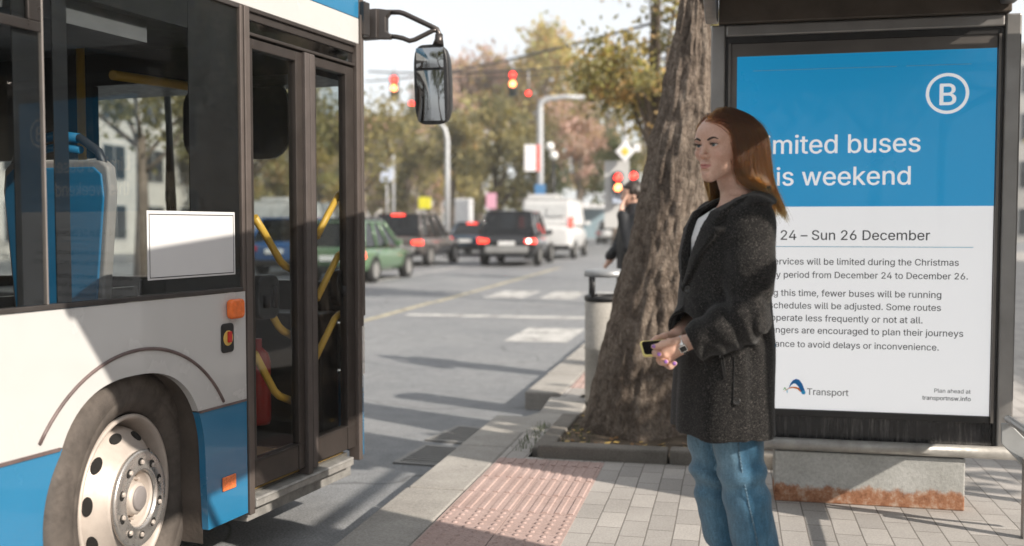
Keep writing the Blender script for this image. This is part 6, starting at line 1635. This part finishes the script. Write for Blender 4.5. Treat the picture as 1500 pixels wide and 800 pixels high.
def globes(o, P):
    for dz, dx in ((0, 0), (.42, -.18)):
        h = MB(); q = P[-1]; h.lathe([(.20 * math.sin(a), -.20 * math.cos(a)) for a in np.linspace(.01, 3.13, 14)], 20, Matrix.Translation((q.x + dx, q.y, q.z + dz))); h.build('lamp_globe', M_globe, o)
pole_thing('globe_lamp', 'dark post with two white globes under the dark tree', 'street lamp', [(811, 345), (811, 280), (811, 228)], 46, .09, M_black, extra=globes)
pole_thing('tall_pole', 'grey pole rising behind the diamond sign', 'pole', [(917, 400), (917, 280), (917, 150)], SGY + .3, .075, group='poles')
def sign(name, label, x0, x1, y0, y1, t, m, post=True, depth=.12, cat='sign', edge=None, diamond=False, yaw=R(12)):
    c = at_depth((x0 + x1) / 2, (y0 + y1) / 2, t); z0 = gz(c.y); k = t / FPX; w, h = (x1 - x0) * k / 2, (y1 - y0) * k / 2
    o = thing(name, label, cat, (c.x, c.y, z0), yaw); cz = c.z - z0
    b = MB()
    if diamond: b.prism([(0, 0, cz - h), (w, 0, cz), (0, 0, cz + h), (-w, 0, cz)], (0, .04, 0))
    else: b.box(-w, w, 0, depth, cz - h, cz + h)
    b.build('sign_face', m, o, bevel=.02)
    if edge: b = MB(); b.box(w + .004, w + .18, 0, depth, cz - h, cz + h); b.build('sign_edge', edge, o)
    if diamond: b = MB(); b.prism([(0, -.01, cz - h * .45), (w * .45, -.01, cz), (0, -.01, cz + h * .45), (-w * .45, -.01, cz)], (0, .008, 0)); b.build('diamond_centre', mat('sign yellow', (.75, .5, .08), .4), o)
    if post: b = MB(); b.tube([(0, depth + .05, -.05), (0, depth + .05, cz + h * .5)], .05, 8); b.build('sign_post', M_grey, o)
    return o
M_sw = mat('sign white', (.75, .75, .76), .4); M_sy = mat('sign lime yellow', (.62, .58, .03), .4); M_sb = mat('sign blue', (.06, .18, .36), .4); M_sp = mat('sign pink', (.62, .32, .42), .4); M_sbl = mat('sign pale blue', (.5, .56, .68), .4)
sign('priority_sign', 'white diamond sign with a yellow middle above the kerbside traffic light', 901, 930, 206, 238, SGY - .1, M_sw, diamond=True, post=False)
sign('round_sign', 'small white sign beside the diamond sign', 928, 938, 211, 222, SGY, M_sw, post=False)
sign('info_board', 'white info board under the pale tree left of the black car', 666, 693, 291, 327, 46, M_sw)
sign('yellow_sign', 'lime yellow square sign above the brown grey car', 613, 631, 289, 306, 44, M_sy)
sign('pink_poster', 'pink and white poster board behind the black car roof', 712, 727, 283, 306, 52, M_sp)
sign('banner_sign', 'white hanging banner with a red edge on the lamp with an arm', 768, 785, 212, 251, 43.5, M_sw, edge=mat('banner red', (.6, .12, .1), .5), post=False)
sign('blue_sign', 'small blue sign low on the lamp with an arm', 783, 799, 270, 288, 43.6, M_sb, post=False)
sign('direction_sign', 'pale blue sign below the far bent lamp', 557, 575, 241, 266, 54, M_sbl)
sign('lower_board', 'pale grey board under the kerbside traffic light', 897, 912, 283, 298, SGY, M_sbl, post=False)
kp = at_depth(852, 330, 66); k_ = thing('glass_kiosk', 'white roofed glass kiosk far across the junction beside the van', 'kiosk', (kp.x, kp.y, gz(kp.y)), R(10))
b = MB(); b.box(-1.9, 1.9, -.8, 1.2, 2.25, 2.6); b.build('roof', M_sw, k_, bevel=.05); b = MB(); b.box(-1.6, 1.6, 1.0, 1.06, .3, 2.24); b.build('back_glass', mat('pale glass', (.3, .4, .45), .2), k_)
for x in (-1.7, 1.6):
    b = MB(); b.box(x, x + .12, -.1, .02, 0, 2.24); b.build('post', M_grey, k_)
for i, (a, b_, sag, lab) in enumerate((((555, 118, 44), (905, 48, 22), .5, 'upper black overhead wire above the traffic lights'), ((565, 106, 40), (900, 93, 26), .35, 'lower black overhead wire carrying the traffic lights'), ((640, 118, 40), (900, 96, 24), .2, 'thin black overhead wire between the two others'))):
    A = at_depth(*a); B = at_depth(*b_); mb = MB()
    mb.tube([A.lerp(B, t) - Vector((0, 0, sag * 4 * t * (1 - t) * .35)) for t in np.linspace(-.12, 1.15, 24)], .032 if i < 2 else .02, 6); tag(mb.build('overhead_wire', M_black), lab, 'wire', 'overhead wires')
# ================================================================ litter bin and the person behind the tree
BY = 7.35; bc = on_y(887, 590, BY)
lb = thing('litter_bin', 'pale concrete litter bin with a grey hood at the kerb behind the tree', 'litter bin', (bc.x, BY, SZ)); rb = .155
zt = on_y(880, 440, BY).z - SZ; zh = on_y(880, 394, BY).z - SZ
q = MB(); q.lathe([(.0001, 0), (rb * .95, 0), (rb, .02), (rb, zt * .52), (rb * 1.02, zt * .53), (rb * 1.02, zt * .55), (rb, zt * .56), (rb * 1.01, zt - .01), (rb * .93, zt), (.0001, zt)], 40); q.build('bin_body', concrete('bin concrete', (.36, .34, .31), (.52, .50, .46), 4, .4), lb)
hd_ = []
q = MB(); q.lathe([(rb * 1.03, zh - .055), (rb * 1.05, zh - .04), (rb * 1.03, zh - .018), (rb * .92, zh - .004), (rb * .7, zh), (.0001, zh + .004)], 40); q.lathe([(rb * 1.03, zh - .055), (rb * .9, zh - .058), (.0001, zh - .058)], 40)
q.build('bin_hood', mat('grey metal hood', (.30, .31, .32), .45, .4), lb)
q = MB(); q.lathe([(rb * 1.03, zt + .002), (rb * 1.04, zt + .03), (rb * .95, zt + .04), (rb * .8, zt + .04), (rb * .8, zt + .002)], 40, closed=True)
for k in range(4):
    a = R(45 + 90 * k + 12); q.tube([(rb * .95 * math.cos(a), rb * .95 * math.sin(a), zt + .03), (rb * .95 * math.cos(a), rb * .95 * math.sin(a), zh - .05)], .016, 8)
q.build('hood_frame', mat('dark hood frame', (.035, .035, .037), .5, .3), lb)
# second person, seen from behind the trunk's left edge
QY = 9.2; q0 = on_y(926, 300, QY)
man = thing('person', 'dark haired person in a black jacket holding a hand to the face behind the trunk', 'person', (q0.x, QY, SZ), R(200))
def qloc(x, y, b=0): 
    w_ = on_y(x, y, QY); d = w_ - Vector((q0.x, QY, SZ)); c_, s_ = math.cos(R(200)), math.sin(R(200)); return np.array([d.x * c_ + d.y * s_ , b if b is not None else 0, d.z])
fq = Field(span((-.3, .42, .011)), span((-.34, .34, .011)), span((0, 1.80, .011)))
eyz = qloc(922, 287)[2]
fq.ell((.0, 0, eyz + .03), (.095, .075, .095), .02); fq.ell((.035, 0, eyz - .03), (.06, .055, .08), .03); fq.cone((.09, 0, eyz), (.108, 0, eyz - .035), .009, .011, .01)
for s_ in (-1, 1): fq.ell((.0, s_ * .075, eyz - .01), (.018, .009, .03), .008); fq.ell((.093, s_ * .03, eyz + .002), (.01, .014, .008), .01, 'sub')
fq.ell((.098, 0, eyz - .068), (.007, .02, .006), .004)
fq.cone((-.01, 0, eyz - .05), (-.02, 0, eyz - .2), .05, .06, .03)
fq.op(loftfn([(.85, 0, 0, .11, .16), (1.1, 0, 0, .10, .15), (1.35, -.01, 0, .11, .19), (1.48, -.02, 0, .07, .11)], 2.2), (-.2, -.25, .85), (.2, .25, 1.48), .03)
for s_ in (-1, 1): fq.chain([(0, s_ * .09, .9), (.02, s_ * .09, .48), (-.01, s_ * .09, .06)], [.085, .06, .042], .03); fq.cone((-.03, s_ * .09, .045), (.15, s_ * .09, .03), .04, .028, .02)
hw_ = qloc(914, 303, .02); hw2 = qloc(903, 375, .24)
fq.chain([(0, .19, 1.38), (.10, .27, 1.12), (.13, .12, eyz - .14)], [.05, .042, .03], .02); fq.chain([(0, -.19, 1.38), (.05, -.25, 1.12), (.17, -.20, .98)], [.05, .042, .03], .02)
for i in range(4): fq.chain([(.13, .12 - .01 * i, eyz - .14), (.125 - .01 * i, .075, eyz - .09 + .012 * i), (.105 - .012 * i, .055, eyz - .055 + .018 * i)], [.018, .011, .009], .006)
fq.chain([(.13, .12, eyz - .14), (.12, .06, eyz - .11)], [.016, .010], .006)
for i in range(4): fq.chain([(.17, -.20, .98), (.205 + .004 * i, -.20 + .014 * i, .925), (.20, -.195 + .014 * i, .885)], [.02, .011, .009], .006)
fq.chain([(.17, -.2, .98), (.215, -.22, .94)], [.016, .01], .006)
P, Fq = fq.mesh(); ob_, qp = sd_mesh('body', P, Fq, M_skin, man, 1)
fj = Field(span((-.3, .4, .012)), span((-.38, .38, .012)), span((.75, 1.56, .012)))
fj.op(loftfn([(.78, 0, 0, .135, .19), (1.1, 0, 0, .13, .185), (1.36, -.01, 0, .13, .215), (1.46, -.02, 0, .09, .14), (1.53, -.02, 0, .075, .08)], 2.3), (-.3, -.3, .78), (.3, .3, 1.53), .001)
fj.chain([(0, .19, 1.38), (.10, .27, 1.12), (.128, .14, eyz - .18)], [.07, .062, .048], .03); fj.chain([(0, -.19, 1.38), (.05, -.25, 1.12), (.155, -.21, 1.03)], [.07, .062, .05], .03)
fj.op(lambda X, Y, Z: vn1(X * 10, Y * 10, Z * 7) * .008, (-.3, -.35, .8), (.4, .35, 1.5), mode='disp')
P, Fq = fj.mesh(); sd_mesh('jacket', P, Fq, mat('black jacket cloth', (.012, .013, .016), .7), man, 1)
fj = Field(span((-.2, .2, .014)), span((-.25, .25, .014)), span((.05, .95, .014)))
for s_ in (-1, 1): fj.chain([(0, s_ * .09, .9), (.02, s_ * .09, .48), (-.01, s_ * .09, .08)], [.105, .082, .07], .02)
P, Fq = fj.mesh(); sd_mesh('trousers', P, Fq, mat('dark trousers', (.02, .022, .03), .8), man, 1)
fj = Field(span((-.13, .12, .008)), span((-.11, .11, .008)), span((eyz - .06, eyz + .15, .008)))
fj.ell((-.012, 0, eyz + .04), (.105, .086, .10), .01); fj.op(lambda X, Y, Z: np.maximum(.045 - X + 0 * Y, Z - (eyz + .055)) + 0 * Y, (-.2, -.2, eyz - .1), (.2, .2, eyz + .2), .01, 'sub'); fj.op(lambda X, Y, Z: vn2(X * 40, Y * 40, Z * 40) * .006, (-.2, -.2, eyz - .1), (.2, .2, eyz + .2), mode='disp')
P, Fq = fj.mesh(); sd_mesh('hair', P, Fq, mat('dark brown hair', (.02, .012, .008), .5, vscale=60, var=.5), man, 1)

# ================================================================ autumn haze in the air
hz = NT('autumn haze'); pv_ = hz.n('ShaderNodeVolumePrincipled'); pv_.inputs['Color'].default_value = (.90, .90, .88, 1); pv_.inputs['Density'].default_value = .0016; pv_.inputs['Anisotropy'].default_value = .2
hz.l(pv_.outputs[0], hz.out.inputs['Volume'])
for l_ in list(hz.out.inputs['Surface'].links): hz.t.links.remove(l_)
hz.t.nodes.remove(hz.b)
tag(MB().box(-60, 45, -40, 150, -1.5, 24).build('haze', hz.m), kind='stuff')
